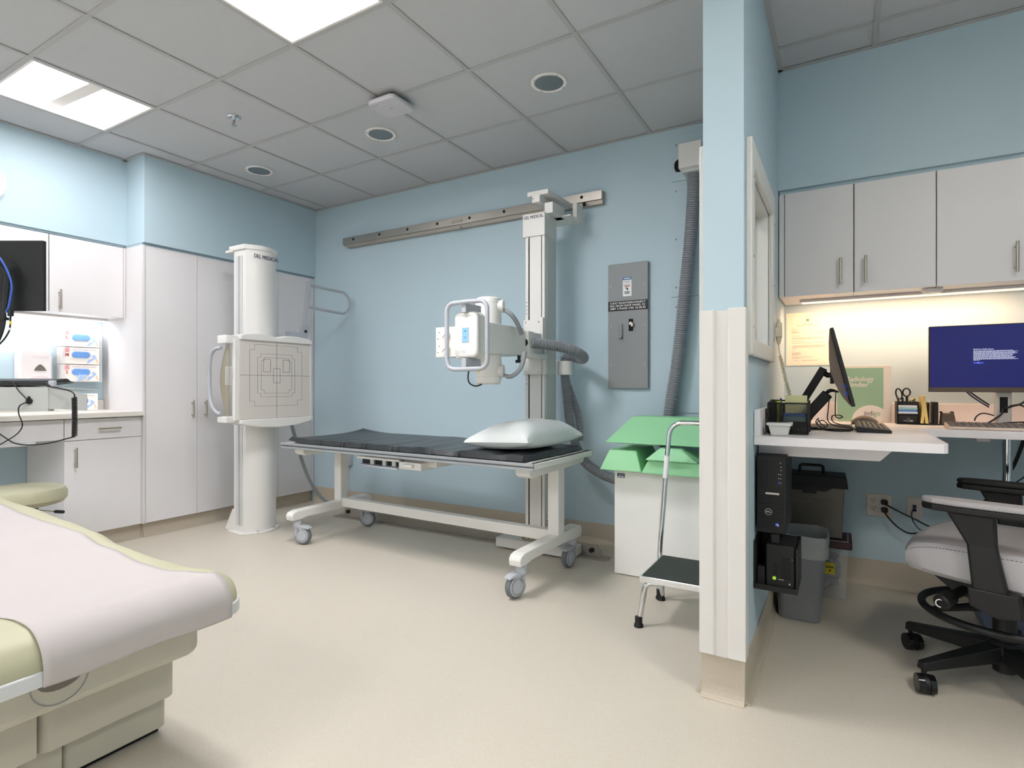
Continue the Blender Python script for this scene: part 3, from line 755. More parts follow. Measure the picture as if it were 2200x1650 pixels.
tag(pp, 'white paper sheet draped over the exam table and its foot end', 'paper')
# ---------------------------------------------------------------- upright image-receptor stand (left)
t = thing('wall_stand', 'white upright x-ray column stand with a detector panel', 'column stand', (-3.80, 2.68, 0))
cf = [(-3.905, 2.560), (-3.765, 2.560)] + [(-3.765 + 0.055*math.sin(math.pi*k/10), 2.560 + 0.255*k/10) for k in range(1, 10)] + [(-3.765, 2.815), (-3.905, 2.815)]
ob('column', MB().prism(cf, 'z', 0.012, 2.095), 'equip_white', t, smooth=True)
ob('side_rail', MB().box((-3.875, 2.5545, 0.06), (-3.845, 2.5605, 2.05)).box((-3.825, 2.5555, 0.06), (-3.800, 2.5605, 2.05)), 'equip_grey', t)
ob('rail_groove', MB().box((-3.843, 2.5585, 0.06), (-3.829, 2.5605, 2.05)), 'handle_grey', t)
cf2 = [(-3.945, 2.545), (-3.765, 2.545)] + [(-3.765 + 0.062*math.sin(math.pi*k/10), 2.545 + 0.285*k/10) for k in range(1, 10)] + [(-3.765, 2.830), (-3.945, 2.830)]
ob('top_cap', MB().prism(cf2, 'z', 2.095, 2.130), 'equip_white', t, bev=0.004)
ob('cap_tab', MB().box((-3.99, 2.545, 2.085), (-3.90, 2.62, 2.105)), 'equip_white', t, bev=0.003)
bf = [(-3.97, 2.545), (-3.77, 2.525)] + [(-3.77 + 0.085*math.sin(math.pi*k/10), 2.525 + 0.33*k/10) for k in range(1, 10)] + [(-3.77, 2.855), (-3.97, 2.835)]
ob('foot_plate', MB().prism(bf, 'z', 0.0, 0.014), 'equip_white', t, bev=0.003)
ob('gusset', MB().prism([(-4.02, 0.014), (-3.905, 0.014), (-3.905, 0.175), (-3.925, 0.175)], 'y', 2.560, 2.585), 'equip_white', t, bev=0.003)
ob('gusset', MB().prism([(-4.02, 0.014), (-3.905, 0.014), (-3.905, 0.175), (-3.925, 0.175)], 'y', 2.790, 2.815), 'equip_white', t, bev=0.003)
b = MB()
for y in (2.62, 2.76): b.cyl((-3.712, y, 0.014), (-3.712, y, 0.026), 0.008, n=6)
ob('bolt', b, 'chrome', t)
txt('lettering', 'DEL MEDICAL', 0.040, (-3.7095, 2.692, 2.045), *FX, 'navy_print', t, align='CENTER', heavy=0.0007, width=0.205)

# the detector carriage with its printed centring marks
FXX = -3.580
def hp(k=0.0):
    return [(2.388, 0.828), (2.42, 0.818), (2.54, 0.797), (2.687, 0.788), (2.84, 0.797), (2.96, 0.818), (2.992, 0.828),
            (2.992, 1.440), (2.96, 1.452), (2.86, 1.462), (2.775, 1.464), (2.725, 1.450), (2.685, 1.440), (2.645, 1.450), (2.590, 1.464), (2.50, 1.462), (2.42, 1.452), (2.388, 1.440)]
d = ob('detector_housing', MB().prism([(2.388, 1.412), (2.992, 1.412)] + hp()[7:], 'x', -3.70, FXX+0.016).prism([(2.388, 0.856)] + hp()[:7] + [(2.992, 0.856)], 'x', -3.70, FXX+0.020)
       .box((-3.72, 2.42, 0.856), (FXX-0.004, 2.992, 1.412)).box((-3.70, 2.300, 0.838), (-3.595, 2.388, 0.880)).box((-3.70, 2.300, 1.380), (-3.595, 2.388, 1.438)).box((-3.615, 2.352, 0.85), (-3.585, 2.392, 1.412)), 'equip_white', t, bev=0.006)
ob('front_panel', MB().box((FXX-0.008, 2.389, 0.858), (FXX, 2.980, 1.412)), 'bucky_face', d)
ob('edge_strip', MB().box((FXX-0.010, 2.980, 0.856), (FXX+0.003, 2.992, 1.412)), 'equip_white', d)
ln = MB()
def seg(y0, z0, y1, z1, w_=0.0012):
    ln.box((FXX-0.0004, min(y0, y1)-w_, min(z0, z1)-w_), (FXX+0.0007, max(y0, y1)+w_, max(z0, z1)+w_))
CY, CZ = 2.684, 1.166
def notched(hy, hz, n):
    pts = [(-hy, hz-n), (-hy+n, hz-n), (-hy+n, hz), (hy-n, hz), (hy-n, hz-n), (hy, hz-n), (hy, -hz+n), (hy-n, -hz+n), (hy-n, -hz), (-hy+n, -hz), (-hy+n, -hz+n), (-hy, -hz+n)]
    for p, q in zip(pts, pts[1:]+pts[:1]): seg(CY+p[0], CZ+p[1], CY+q[0], CZ+q[1], 0.0008)
notched(0.220, 0.220, 0.038); notched(0.157, 0.155, 0.026); notched(0.129, 0.129, 0.024)
for a, b_, c_, d_ in ((2.573, 1.283, 2.631, 1.191), (2.737, 1.283, 2.795, 1.191), (2.656, 1.218, 2.712, 1.113)):
    for s_ in ((a, b_, c_, b_), (c_, b_, c_, d_), (c_, d_, a, d_), (a, d_, a, b_)): seg(*s_)
seg(2.391, CZ, 2.979, CZ); seg(CY, 0.860, CY, 1.410)
ob('centring_marks', ln, 'line_dark', d)
ob('tray_slot', MB().prism([(-3.668, 1.375), (-3.618, 1.375), (-3.618, 0.885), (-3.668, 0.885)], 'y', 2.395, 2.43), 'tan_lens', d)
arc = [(-3.640 - 0.075*math.sin(math.pi*k/12), 1.376 - 0.49*k/12) for k in range(13)]
ob('tray_lip', MB().prism(arc + [(-3.615, 0.886), (-3.615, 1.376)], 'y', 2.330, 2.336), 'tan_lens', d)
ob('tray_grip', MB().box((-3.640, 2.318, 1.095), (-3.600, 2.345, 1.225)), 'clear_plastic', d, bev=0.004)
ob('slot_knob', MB().box((-3.735, 2.345, 1.15), (-3.715, 2.37, 1.19)).box((-3.725, 2.35, 1.03), (-3.71, 2.37, 1.09)), 'black', d, bev=0.003)
ob('carriage_back', MB().box((-3.745, 2.50, 0.92), (-3.705, 2.87, 1.36)), 'equip_white', t)
hl = spline([(-3.66, 2.305, 1.350), (-3.70, 2.298, 1.347), (-3.745, 2.292, 1.320), (-3.768, 2.29, 1.255), (-3.774, 2.29, 1.150), (-3.766, 2.29, 1.03), (-3.742, 2.292, 0.950), (-3.70, 2.298, 0.908), (-3.66, 2.305, 0.900)], 6)
ob('grab_handle', MB().tube(hl, 0.013, 12), 'handle_grey', t)
# overhead arm with its loop handle
a = ob('arm_bracket', MB().box((-3.80, 2.925, 1.470), (-3.755, 3.11, 1.522)).box((-3.80, 2.925, 1.445), (-3.77, 2.99, 1.470)), 'handle_grey', t, bev=0.004)
ob('arm_upright', MB().prism([(3.070, 1.505), (3.140, 1.505), (3.142, 1.585), (3.125, 1.600), (3.165, 1.940), (3.150, 1.952), (3.135, 1.945), (3.095, 1.600), (3.075, 1.570)], 'x', -3.812, -3.782), 'handle_grey', t, bev=0.004)
lp = [(-3.797, 3.145, 1.925), (-3.797, 3.30, 1.921), (-3.797, 3.46, 1.917)] + [(-3.797, 3.50 + 0.095*math.cos(R(a_)), 1.823 + 0.094*math.sin(R(a_))) for a_ in range(80, -91, -17)] + [(-3.797, 3.30, 1.735), (-3.797, 3.13, 1.745)]
ob('loop_handle', MB().tube(spline(lp, 4), 0.0115, 12), 'handle_grey', t)
ob('pivot', MB().cyl((-3.781, 3.105, 1.535), (-3.776, 3.105, 1.535), 0.013, n=16), 'black', a)
cbl = ob('power_cable', MB().tube(spline([(-3.77, 2.93, 0.86), (-3.80, 2.98, 0.80), (-3.825, 3.02, 0.729), (-3.85, 3.08, 0.61), (-3.87, 3.15, 0.448), (-3.874, 3.22, 0.302), (-3.866, 3.30, 0.171), (-3.845, 3.38, 0.088), (-3.819, 3.44, 0.080), (-3.806, 3.50, 0.136), (-3.83, 3.56, 0.255), (-3.85, 3.60, 0.38)], 8), 0.014, 10), 'hose_grey')
tag(cbl, 'thick grey cable looping from the detector stand to the wall', 'cable')
wb = thing('wall_outlet_box', 'small grey junction box on the back wall behind the table', 'junction box', (-3.85, 3.61, 0.37))
ob('box', MB().box((-3.93, 3.600, 0.375), (-3.80, YB-0.001, 0.475)), 'handle_grey', wb, bev=0.004)
ob('cover', MB().box((-3.93, 3.592, 0.385), (-3.86, 3.600, 0.470)), 'equip_white', wb)

# ---------------------------------------------------------------- rails and tube stand
rl = thing('wall_rail', 'long stainless steel track across the back wall', 'rail', (-2.63, 3.60, 2.34))
ob('face_bar', MB().box((-3.872, 3.585, 2.358), (-1.402, 3.600, 2.418)), 'steel', rl, bev=0.001)
ob('lower_lip', MB().box((-3.835, 3.600, 2.330), (-1.402, YB, 2.350)), 'steel_dark', rl)
ob('back_bar', MB().box((-3.872, 3.600, 2.350), (-1.402, YB, 2.418)), 'steel_dark', rl)
h = MB()
for i in range(8): 
    x = -3.74 + i*0.313
    h.cyl((x, 3.583, 2.392), (x, 3.586, 2.392), 0.011, n=12)
ob('bolt_hole', h, 'hole', rl)
ob('stop_block', MB().box((-2.62, 3.575, 2.318), (-2.57, 3.60, 2.338)).box((-2.66, 3.580, 2.372), (-2.56, 3.586, 2.392)), 'steel_dark', rl)

fr = thing('floor_rail', 'stainless angle track bolted along the floor at the back wall', 'rail', (-2.46, 3.35, 0))
ob('base_plate', MB().prism([(-3.665, 3.290), (-1.29, 3.290), (-1.255, 3.33), (-1.265, 3.40), (-3.665, 3.40)], 'z', 0.0, 0.006), 'steel_dark', fr)
ob('upright', MB().prism([(-3.60, 0.006), (-3.60, 0.072), (-3.585, 0.080), (-1.345, 0.080), (-1.315, 0.045), (-1.315, 0.006)], 'y', 3.352, 3.362), 'steel_dark', fr)
b = MB()
for x in (-3.545, -1.375): b.cyl((x, 3.330, 0.045), (x, 3.352, 0.045), 0.015, n=14)
ob('bumper', b, 'black', fr)

ts = thing('xray_tube_stand', 'white floor mounted x-ray tube stand with side arm', 'x-ray machine', (-1.70, 3.28, 0))
ob('carriage', MB().box((-2.010, 3.205, 0.014), (-1.445, 3.345, 0.074)), 'equip_white', ts, bev=0.003)
ob('carriage_inset', MB().prism([(-1.80, 3.225), (-1.60, 3.225), (-1.56, 3.26), (-1.56, 3.33), (-1.84, 3.33), (-1.84, 3.26)], 'z', 0.074, 0.090), 'tan_lens', ts)
CX0, CX1, CYF, CYB = -1.797, -1.655, 3.235, 3.395
ob('column', MB().box((CX0+0.030, CYF, 0.074), (CX1-0.026, CYB, 2.07)).box((CX0, CYF-0.002, 0.074), (CX0+0.022, CYB, 2.07)).box((CX1-0.020, CYF-0.002, 0.074), (CX1, CYB, 2.07)), 'equip_white', ts, bev=0.002)
ob('side_cover', MB().box((CX1, CYF+0.03, 0.076), (CX1+0.004, CYB-0.002, 2.058)), 'equip_grey', ts)
ob('track_slot', MB().box((CX0+0.022, CYF+0.004, 0.08), (CX0+0.030, CYF+0.03, 2.055)).box((CX1-0.027, CYF+0.004, 0.08), (CX1-0.020, CYF+0.03, 2.055)), 'hole', ts)
hd = ob('head_box', MB().box((-1.812, 3.224, 2.066), (-1.650, 3.402, 2.214)), 'equip_white', ts, bev=0.002)
txt('lettering', 'DEL MEDICAL', 0.030, (-1.7315, 3.2235, 2.190), *FY, 'navy_print', hd, align='CENTER', heavy=0.0005, width=0.140)
br = ob('top_bracket', MB().box((-1.765, 3.20, 2.318), (-1.612, 3.56, 2.348)).box((-1.725, 3.19, 2.270), (-1.668, 3.40, 2.318)).box((-1.66, 3.24, 2.205), (-1.60, 3.42, 2.275)).box((-1.72, 3.36, 2.205), (-1.53, 3.56, 2.215)).box((-1.56, 3.46, 2.215), (-1.53, 3.56, 2.318)), 'equip_white', ts, bev=0.002)
ob('roller', MB().cyl((-1.53, 3.568, 2.335), (-1.515, 3.568, 2.335), 0.014, n=16), 'black', br)
b = MB()
for x in (-1.715, -1.678): b.cyl((x, 3.187, 2.297), (x, 3.190, 2.297), 0.005, n=8)
ob('screw', b, 'steel', br)
# vertical carriage plates on the column
pl = ob('carriage_plate', MB().box((CX0-0.004, CYF-0.022, 1.375), (CX1-0.018, CYF-0.002, 1.520)).box((CX1-0.018, CYF-0.040, 1.355), (CX1+0.006, CYF+0.02, 1.530)), 'equip_white', ts, bev=0.002)
ob('carriage_plate', MB().box((CX0-0.004, CYF-0.022, 1.165), (CX1-0.018, CYF-0.002, 1.300)).box((CX1-0.018, CYF-0.006, 1.165), (CX1+0.010, CYF+0.02, 1.30)), 'equip_white', ts, bev=0.002)
b = MB()
for x in (CX0+0.012, CX1-0.034):
    for z in (1.505, 1.180): b.cyl((x, CYF-0.025, z), (x, CYF-0.021, z), 0.006, n=8)
ob('screw', b, 'steel', pl)
b = MB()
for z in (1.56, 1.585, 1.61, 1.635, 1.13, 1.10): b.box((CX0+0.004, CYF-0.004, z), (CX0+0.014, CYF-0.001, z+0.008))
ob('scale_marks', b, 'handle_grey', pl)
lb = ob('rating_label', MB().box((CX1+0.004, 3.25, 0.10), (CX1+0.005, 3.35, 0.23)), 'print_white', ts)
b = MB()
for k in range(8): b.box((CX1+0.005, 3.256, 0.108+k*0.015), (CX1+0.0055, 3.256+random.uniform(0.05, 0.088), 0.114+k*0.015))
ob('print', b, 'print_black', lb)
# arm reaching toward the room
ob('arm', MB().box((-1.765, 2.95, 1.285), (-1.66, CYF-0.02, 1.425)), 'equip_white', ts, bev=0.004)
ob('arm_collar', MB().box((-1.692, 2.990, 1.29), (-1.640, 3.065, 1.425)).box((-1.70, 2.99, 1.262), (-1.63, 3.21, 1.292)), 'equip_white', ts, bev=0.004)
ob('arm_bore', MB().cyl((-1.668, 2.991, 1.355), (-1.668, 2.988, 1.355), 0.024, n=20), 'hole', ts)
# tube head: yoke block, two tube halves, collimator, console and grab bar
ob('yoke', MB().prism([(-1.850, 2.575), (-1.770, 2.490), (-1.690, 2.490), (-1.664, 2.56), (-1.660, 2.97), (-1.70, 2.985), (-1.85, 2.985)], 'z', 1.272, 1.440), 'equip_white', ts, bev=0.004)
TX, TY = -1.752, 2.715
u_ = ob('tube_housing', MB().lathe([(0.0, 1.596), (0.060, 1.596), (0.070, 1.588), (0.0745, 1.570), (0.0745, 1.440), (0.0, 1.440)], (TX, TY, 0), 36), 'equip_white', ts)
ob('end_ring', MB().lathe([(0.0752, 1.566), (0.0752, 1.563)], (TX, TY, 0), 36, caps=False), 'equip_grey', u_)
l_ = ob('tube_housing', MB().lathe([(0.0, 1.272), (0.0745, 1.272), (0.0745, 1.130), (0.070, 1.108), (0.060, 1.100), (0.0, 1.100)], (TX, TY, 0), 36), 'equip_white', ts)
ob('end_ring', MB().lathe([(0.0752, 1.143), (0.0752, 1.140)], (TX, TY, 0), 36, caps=False), 'equip_grey', l_)
ob('warning_label', MB().prism([(-1.776, 1.166), (-1.776, 1.190), (-1.752, 1.178)], 'y', TY-0.0750, TY-0.0725), 'yellow', l_)
for zc in (1.545, 1.175):
    cp = ob('cable_port', MB().cyl((TX+0.060, TY+0.012, zc), (TX+0.084, TY+0.020, zc), 0.034, n=24).cyl((TX+0.084, TY+0.020, zc), (TX+0.090, TY+0.022, zc), 0.037, n=24), 'equip_white', ts)
    ob('port_nut', MB().cyl((TX+0.088, TY+0.02, zc-0.020), (TX+0.112, TY+0.02, zc-0.030), 0.009, n=12), 'steel', cp)
ob('high_tension_cable', MB().tube(spline([(TX+0.106, TY+0.02, 1.517), (TX+0.135, TY+0.035, 1.492), (TX+0.150, TY+0.07, 1.45), (TX+0.152, TY+0.12, 1.39)], 8), 0.013, 10), 'hose_grey', ts)
ob('high_tension_cable', MB().tube(spline([(TX+0.106, TY+0.02, 1.146), (TX+0.135, TY+0.03, 1.145), (TX+0.165, TY+0.05, 1.170), (TX+0.178, TY+0.08, 1.215), (TX+0.172, TY+0.12, 1.285)], 8), 0.013, 10), 'hose_grey', ts)
ob('lock_knob', MB().cyl((-1.655, 2.90, 1.272), (-1.655, 2.90, 1.245), 0.010, n=12).cyl((-1.655, 2.90, 1.245), (-1.655, 2.90, 1.228), 0.022, n=16), 'black', ts)
co = ob('collimator', MB().box((-2.045, 2.625, 1.262), (-1.85, 2.815, 1.428)), 'equip_white', ts, bev=0.004)
ob('face_plate', MB().box((-2.052, 2.612, 1.258), (-1.905, 2.625, 1.432)), 'equip_white', co, bev=0.002)
ob('throat', MB().box((-1.90, 2.60, 1.245), (-1.80, 2.83, 1.300)), 'equip_white', co, bev=0.01)
ob('dial', MB().cyl((-1.972, 2.612, 1.305), (-1.972, 2.592, 1.305), 0.026, n=24).cyl((-1.972, 2.612, 1.385), (-1.972, 2.592, 1.385), 0.026, n=24), 'equip_white', co)
b = MB()
for cz in (1.305, 1.385):
    b.add([(-1.992, 2.5915, cz-0.020), (-1.989, 2.5915, cz-0.021), (-1.952, 2.5915, cz+0.018), (-1.955, 2.5915, cz+0.020)], [(0, 1, 2, 3)])
    b.box((-2.040, 2.6115, cz-0.022), (-2.032, 2.6122, cz-0.018)).box((-2.030, 2.6115, cz+0.014), (-2.022, 2.6122, cz+0.018))
ob('dial_marks', b, 'print_black', co)
cn = ob('console', MB().prism(rrect(-1.762, 1.238, -1.612, 1.478, 0.035, 6), 'y', 2.395, 2.475), 'equip_white', ts, bev=0.014, seg=3)
ob('console_back', MB().box((-1.745, 2.47, 1.28), (-1.665, 2.52, 1.43)), 'equip_grey', cn)
ob('screen_bezel', MB().box((-1.708, 2.3935, 1.316), (-1.666, 2.396, 1.394)), 'handle_grey', cn)
ob('screen', MB().box((-1.706, 2.3925, 1.319), (-1.669, 2.394, 1.391)), 'lcd', cn)
txt('readout', '90', 0.014, (-1.6875, 2.3922, 1.374), *FY, 'print_black', cn, align='CENTER')
txt('readout', '72', 0.014, (-1.6875, 2.3922, 1.341), *FY, 'print_black', cn, align='CENTER')
b = MB()
for x, z in ((-1.735, 1.268), (-1.700, 1.268)):
    b.tube([(x+0.010*math.cos(R(a_)), 2.394, z+0.008*math.sin(R(a_))) for a_ in range(0, 360, 30)], 0.0012, 6, closed=True)
for x in (-1.735, -1.712, -1.69, -1.665): b.box((x, 2.3938, 1.455), (x+0.012, 2.3945, 1.458))
ob('key_print', b, 'equip_grey', cn)
GY = 2.372
gb = [(-1.790, GY, 1.235), (-1.790, GY, 1.47)] + [(-1.748-0.042*math.cos(R(a_)), GY, 1.480+0.042*math.sin(R(a_))) for a_ in range(15, 91, 25)] + [(-1.66, GY, 1.524), (-1.585, GY, 1.522)] + [(-1.580+0.042*math.cos(R(a_)), GY, 1.480+0.042*math.sin(R(a_))) for a_ in range(80, -1, -25)] + [(-1.538, GY, 1.40), (-1.538, GY, 1.24)] + [(-1.580+0.042*math.cos(R(a_)), GY, 1.220+0.042*math.sin(R(a_))) for a_ in range(-10, -91, -25)] + [(-1.67, GY, 1.177), (-1.745, GY, 1.177)] + [(-1.748-0.042*math.cos(R(a_)), GY, 1.220-0.042*math.sin(R(a_))) for a_ in range(80, 9, -25)]
ob('grab_bar', MB().tube(gb, 0.0115, 12, closed=True), 'handle_grey', ts)
for z0_, z1_ in ((1.47, 1.520), (1.181, 1.235)): ob('grab_bar_post', MB().box((-1.700, GY+0.004, z0_), (-1.672, 2.52, z1_)), 'handle_grey', ts, bev=0.003)
ob('thin_cable', MB().tube(spline([(-1.715, 2.48, 1.235), (-1.735, 2.50, 1.20), (-1.765, 2.53, 1.14), (-1.775, 2.56, 1.105), (-1.755, 2.59, 1.090), (-1.735, 2.62, 1.10)], 8), 0.004, 8), 'black', ts)
# corrugated hose from the arm, through the collar, to the generator cabinet
hz_ = thing('tube_stand_hose', 'grey corrugated cable hose looping off the tube stand arm', 'hose', (-1.5, 3.3, 0.5))
ob('hose', hose_mesh([(-1.645, 3.035, 1.355), (-1.597, 3.09, 1.349), (-1.514, 3.18, 1.335), (-1.455, 3.26, 1.311), (-1.440, 3.36, 1.280), (-1.490, 3.455, 1.268), (-1.570, 3.49, 1.285), (-1.612, 3.465, 1.275), (-1.614, 3.452, 1.20), (-1.606, 3.455, 1.088), (-1.596, 3.46, 0.978), (-1.582, 3.47, 0.837), (-1.545, 3.475, 0.697), (-1.472, 3.46, 0.589), (-1.362, 3.43, 0.530), (-1.243, 3.39, 0.504), (-1.130, 3.37, 0.500)], 0.033), 'hose_grey', hz_)
ob('hose', hose_mesh([(-1.640, 3.50, 1.16), (-1.600, 3.51, 1.05), (-1.560, 3.52, 0.94), (-1.540, 3.53, 0.83), (-1.54, 3.54, 0.72)], 0.026), 'hose_grey', hz_)
ob('collar', MB().lathe([(0.034, 1.165), (0.054, 1.165), (0.054, 1.258), (0.034, 1.258), (0.034, 1.165)], (-1.612, 3.452, 0), 28, caps=False), 'equip_white', hz_)

# conduit box and hose on the wall by the partition
cv = thing('conduit_box', 'small white metal conduit box high on the back wall by the partition', 'junction box', (-0.79, 3.55, 2.40))
ob('box', MB().box((-0.862, 3.475, 2.418), (-0.728, 3.630, 2.568)), 'equip_white', cv, bev=0.002)
ob('bottom_collar', MB().box((-0.845, 3.50, 2.398), (-0.735, 3.625, 2.418)), 'equip_grey', cv)
ob('wall_slot', MB().prism(rrect(-0.925, 2.455, -0.80, 2.535, 0.03), 'y', 3.624, 3.631), 'hole', cv)
hh = ob('conduit_hose', hose_mesh([(-0.788, 3.555, 2.41), (-0.792, 3.56, 2.25), (-0.810, 3.562, 2.0), (-0.845, 3.562, 1.65), (-0.888, 3.562, 1.25), (-0.935, 3.562, 0.95), (-0.965, 3.562, 0.70)], 0.040, pitch=0.014), 'hose_grey')
tag(hh, 'grey corrugated hose running down the wall beside the partition', 'hose')

# breaker panel
bp = thing('breaker_panel', 'grey metal disconnect panel on the back wall', 'electrical panel', (-1.223, 3.62, 1.075))
PF = 3.612
ob('cover', MB().box((-1.367, PF, 1.074), (-1.092, YB-0.001, 1.908)), 'panel_grey', bp, bev=0.003)
b = MB()
for x in (-1.345, -1.114):
    for z in (1.760, 1.49, 1.23): b.cyl((x, PF-0.004, z), (x, PF, z), 0.007, n=10)
ob('screw', b, 'steel_dark', bp)
nm = ob('name_plate', MB().box((-1.365, PF-0.003, 1.594), (-1.094, PF, 1.658)), 'print_black', bp)
for k, s_ in enumerate(('X-RAY SHUNT/DISCONNECT', 'FED FROM SHOP PANEL 5C', '208Y 3 PHASE CRK 26,28,30')):
    txt('lettering', s_, 0.0185, (-1.2295, PF-0.0032, 1.6445-0.0185*k), *FY, 'print_white', nm, align='CENTER', heavy=0.0003, width=0.243)
st = ob('sticker', MB().box((-1.262, PF-0.0015, 1.688), (-1.203, PF, 1.815)), 'print_white', bp)
sb = ob('sticker_header', MB().box((-1.262, PF-0.0022, 1.796), (-1.203, PF-0.0015, 1.815)), 'siemens_blue', st)
txt('lettering', 'SIEMENS', 0.012, (-1.2325, PF-0.0024, 1.8055), *FY, 'print_white', st, align='CENTER', bold=0.0003, width=0.045)
b = MB()
for z, w_ in ((1.785, 0.048), (1.778, 0.034), (1.765, 0.046)): b.box((-1.2325-w_/2, PF-0.002, z), (-1.2325+w_/2, PF-0.0014, z+0.003))
b.box((-1.250, PF-0.002, 1.702), (-1.216, PF-0.0014, 1.722))
ob('sticker_print', b, 'panel_grey', st)
ob('danger_bar', MB().box((-1.251, PF-0.002, 1.752), (-1.215, PF-0.0014, 1.759)), 'warn_red', st)
ob('pictogram', MB().prism([(-1.240, 1.748), (-1.228, 1.742), (-1.224, 1.732), (-1.230, 1.726), (-1.236, 1.736), (-1.246, 1.744)], 'y', PF-0.002, PF-0.0014), 'print_black', st)
ob('latch', MB().box((-1.288, PF-0.012, 1.42), (-1.264, PF, 1.505)).box((-1.290, PF-0.03, 1.41), (-1.262, PF, 1.424)), 'panel_grey', bp, bev=0.003)
ob('switch_well', MB().box((-1.222, PF-0.002, 1.455), (-1.192, PF, 1.535)), 'hole', bp)
ob('switch_lever', MB().box((-1.216, PF-0.014, 1.495), (-1.198, PF-0.002, 1.515)).box((-1.200, PF-0.024, 1.482), (-1.186, PF-0.004, 1.508)), 'steel', bp, bev=0.002)

# ---------------------------------------------------------------- mobile x-ray table
mt = thing('xray_table', 'white mobile x-ray table on four grey casters', 'table', (-2.325, 2.90, 0), R(-1.9), local=True)
ob('tabletop', MB().box((-1.005, -0.385, 0.668), (1.010, 0.315, 0.697)), 'equip_white', mt, bev=0.002)
for y in (-0.385, 0.315):
    s_ = -1 if y < 0 else 1
    rr = ob('side_rail', MB().box((-1.005, y, 0.685), (1.010, y+s_*0.014, 0.700)).box((-1.005, y, 0.664), (1.010, y+s_*0.012, 0.676)), 'alu', mt, bev=0.002)
    ob('rail_groove', MB().box((-1.003, y, 0.676), (1.008, y+s_*0.006, 0.685)), 'tyre_grey', rr)
ob('end_strip', MB().box((0.985, -0.37, 0.697), (0.998, 0.305, 0.700)), 'black', mt)
for x in (-0.905, 0.905):
    ob('top_bracket', MB().prism([(-0.330, 0.668), (0.330, 0.668), (0.330, 0.64), (0.315, 0.622), (-0.300, 0.610), (-0.325, 0.625)], 'x', x-0.045, x+0.045), 'equip_white', mt, bev=0.006)
    ob('post', MB().box((x-0.035, 0.010, 0.235), (x+0.035, 0.085, 0.668)), 'equip_white', mt, bev=0.004)
    ob('foot', MB().prism([(-0.400, 0.172), (-0.405, 0.205), (-0.392, 0.226), (-0.355, 0.236), (0.285, 0.246), (0.310, 0.236), (0.318, 0.21), (0.315, 0.172), (0.255, 0.172), (0.10, 0.182), (-0.28, 0.182), (-0.34, 0.172)], 'x', x-0.036, x+0.036), 'equip_white', mt, bev=0.006)
ob('cross_beam', MB().box((-0.87, 0.018, 0.198), (0.87, 0.075, 0.262)), 'equip_white', mt, bev=0.004)
def table_caster(x, y, ang):
    M_ = Matrix.Translation((x, y, 0)) @ Matrix.Rotation(R(ang), 4, 'Z')
    f = ob('caster', MB().cyl((0, 0, 0.125), (0, 0, 0.176), 0.030, n=20).box((-0.010, -0.022, 0.06), (0.026, 0.022, 0.130)).prism([(0.0, 0.13), (0.03, 0.125), (0.055, 0.105), (0.06, 0.06), (0.042, 0.052), (0.026, 0.06), (0.0, 0.09)], 'y', -0.022, 0.022).xf(M_), 'caster_grey', mt, bev=0.003)
    ob('brake_pedal', MB().prism([(0.0, 0.136), (0.075, 0.128), (0.098, 0.118), (0.100, 0.110), (0.0, 0.118)], 'y', -0.024, 0.024).xf(M_), 'caster_grey', f, bev=0.003)
    ob('wheel', MB().lathe([(0.040, -0.019), (0.056, -0.017), (0.063, -0.008), (0.064, 0.0), (0.063, 0.008), (0.056, 0.017), (0.040, 0.019)], (0.042, 0, 0.064), 32, 'y').xf(M_), 'tyre_grey', f)
    hb = MB().lathe([(0.0, -0.021), (0.048, -0.021), (0.050, -0.017), (0.050, 0.017), (0.048, 0.021), (0.0, 0.021)], (0.042, 0, 0.064), 32, 'y').xf(M_)
    ob('hub', hb, 'caster_grey', f)
    ob('hub_ring', MB().lathe([(0.038, -0.0222), (0.041, -0.0222), (0.041, -0.0205), (0.038, -0.0205), (0.038, -0.0222)], (0.042, 0, 0.064), 32, 'y', caps=False).lathe([(0.038, 0.0205), (0.041, 0.0205), (0.041, 0.0222), (0.038, 0.0222), (0.038, 0.0205)], (0.042, 0, 0.064), 32, 'y', caps=False).xf(M_), 'tyre_grey', f)
table_caster(-0.905, -0.335, 18)
table_caster(0.905, -0.335, 252)
table_caster(-0.905, 0.255, 25)
table_caster(0.905, 0.255, -95)
# detector tray under the top
dx = -0.02
bt = ob('bucky_tray', MB().box((-0.300, -0.30, 0.640), (0.305, 0.30, 0.668)).box((0.060, -0.355, 0.598), (0.235, 0.30, 0.640)).box((0.235, -0.30, 0.615), (0.305, 0.30, 0.640)), 'equip_white', mt, bev=0.002)
ob('tray_interior', MB().box((-0.290, -0.315, 0.603), (0.058, 0.25, 0.6385)), 'black', bt)
ob('tray_lip', MB().prism([(-0.300, -0.30), (-0.300, -0.33), (-0.20, -0.36), (-0.06, -0.375), (0.06, -0.372), (0.06, -0.20), (-0.30, -0.20)], 'z', 0.594, 0.601), 'handle_grey', bt)
b = MB()
for x in (-0.205, -0.10, -0.02): b.box((x, -0.330, 0.602), (x+0.030, -0.316, 0.638))
ob('tray_stop', b, 'equip_grey', bt)
ob('front_edge', MB().box((-0.300, -0.352, 0.636), (0.060, -0.330, 0.650)), 'equip_white', bt)
ob('tray_handle', MB().box((0.105, -0.375, 0.612), (0.18, -0.355, 0.630)), 'equip_white', bt, bev=0.006)
ob('end_box', MB().box((-0.40, -0.10, 0.600), (-0.335, 0.10, 0.668)).box((-0.335, -0.15, 0.580), (-0.315, 0.15, 0.668)), 'equip_grey', bt, bev=0.003)

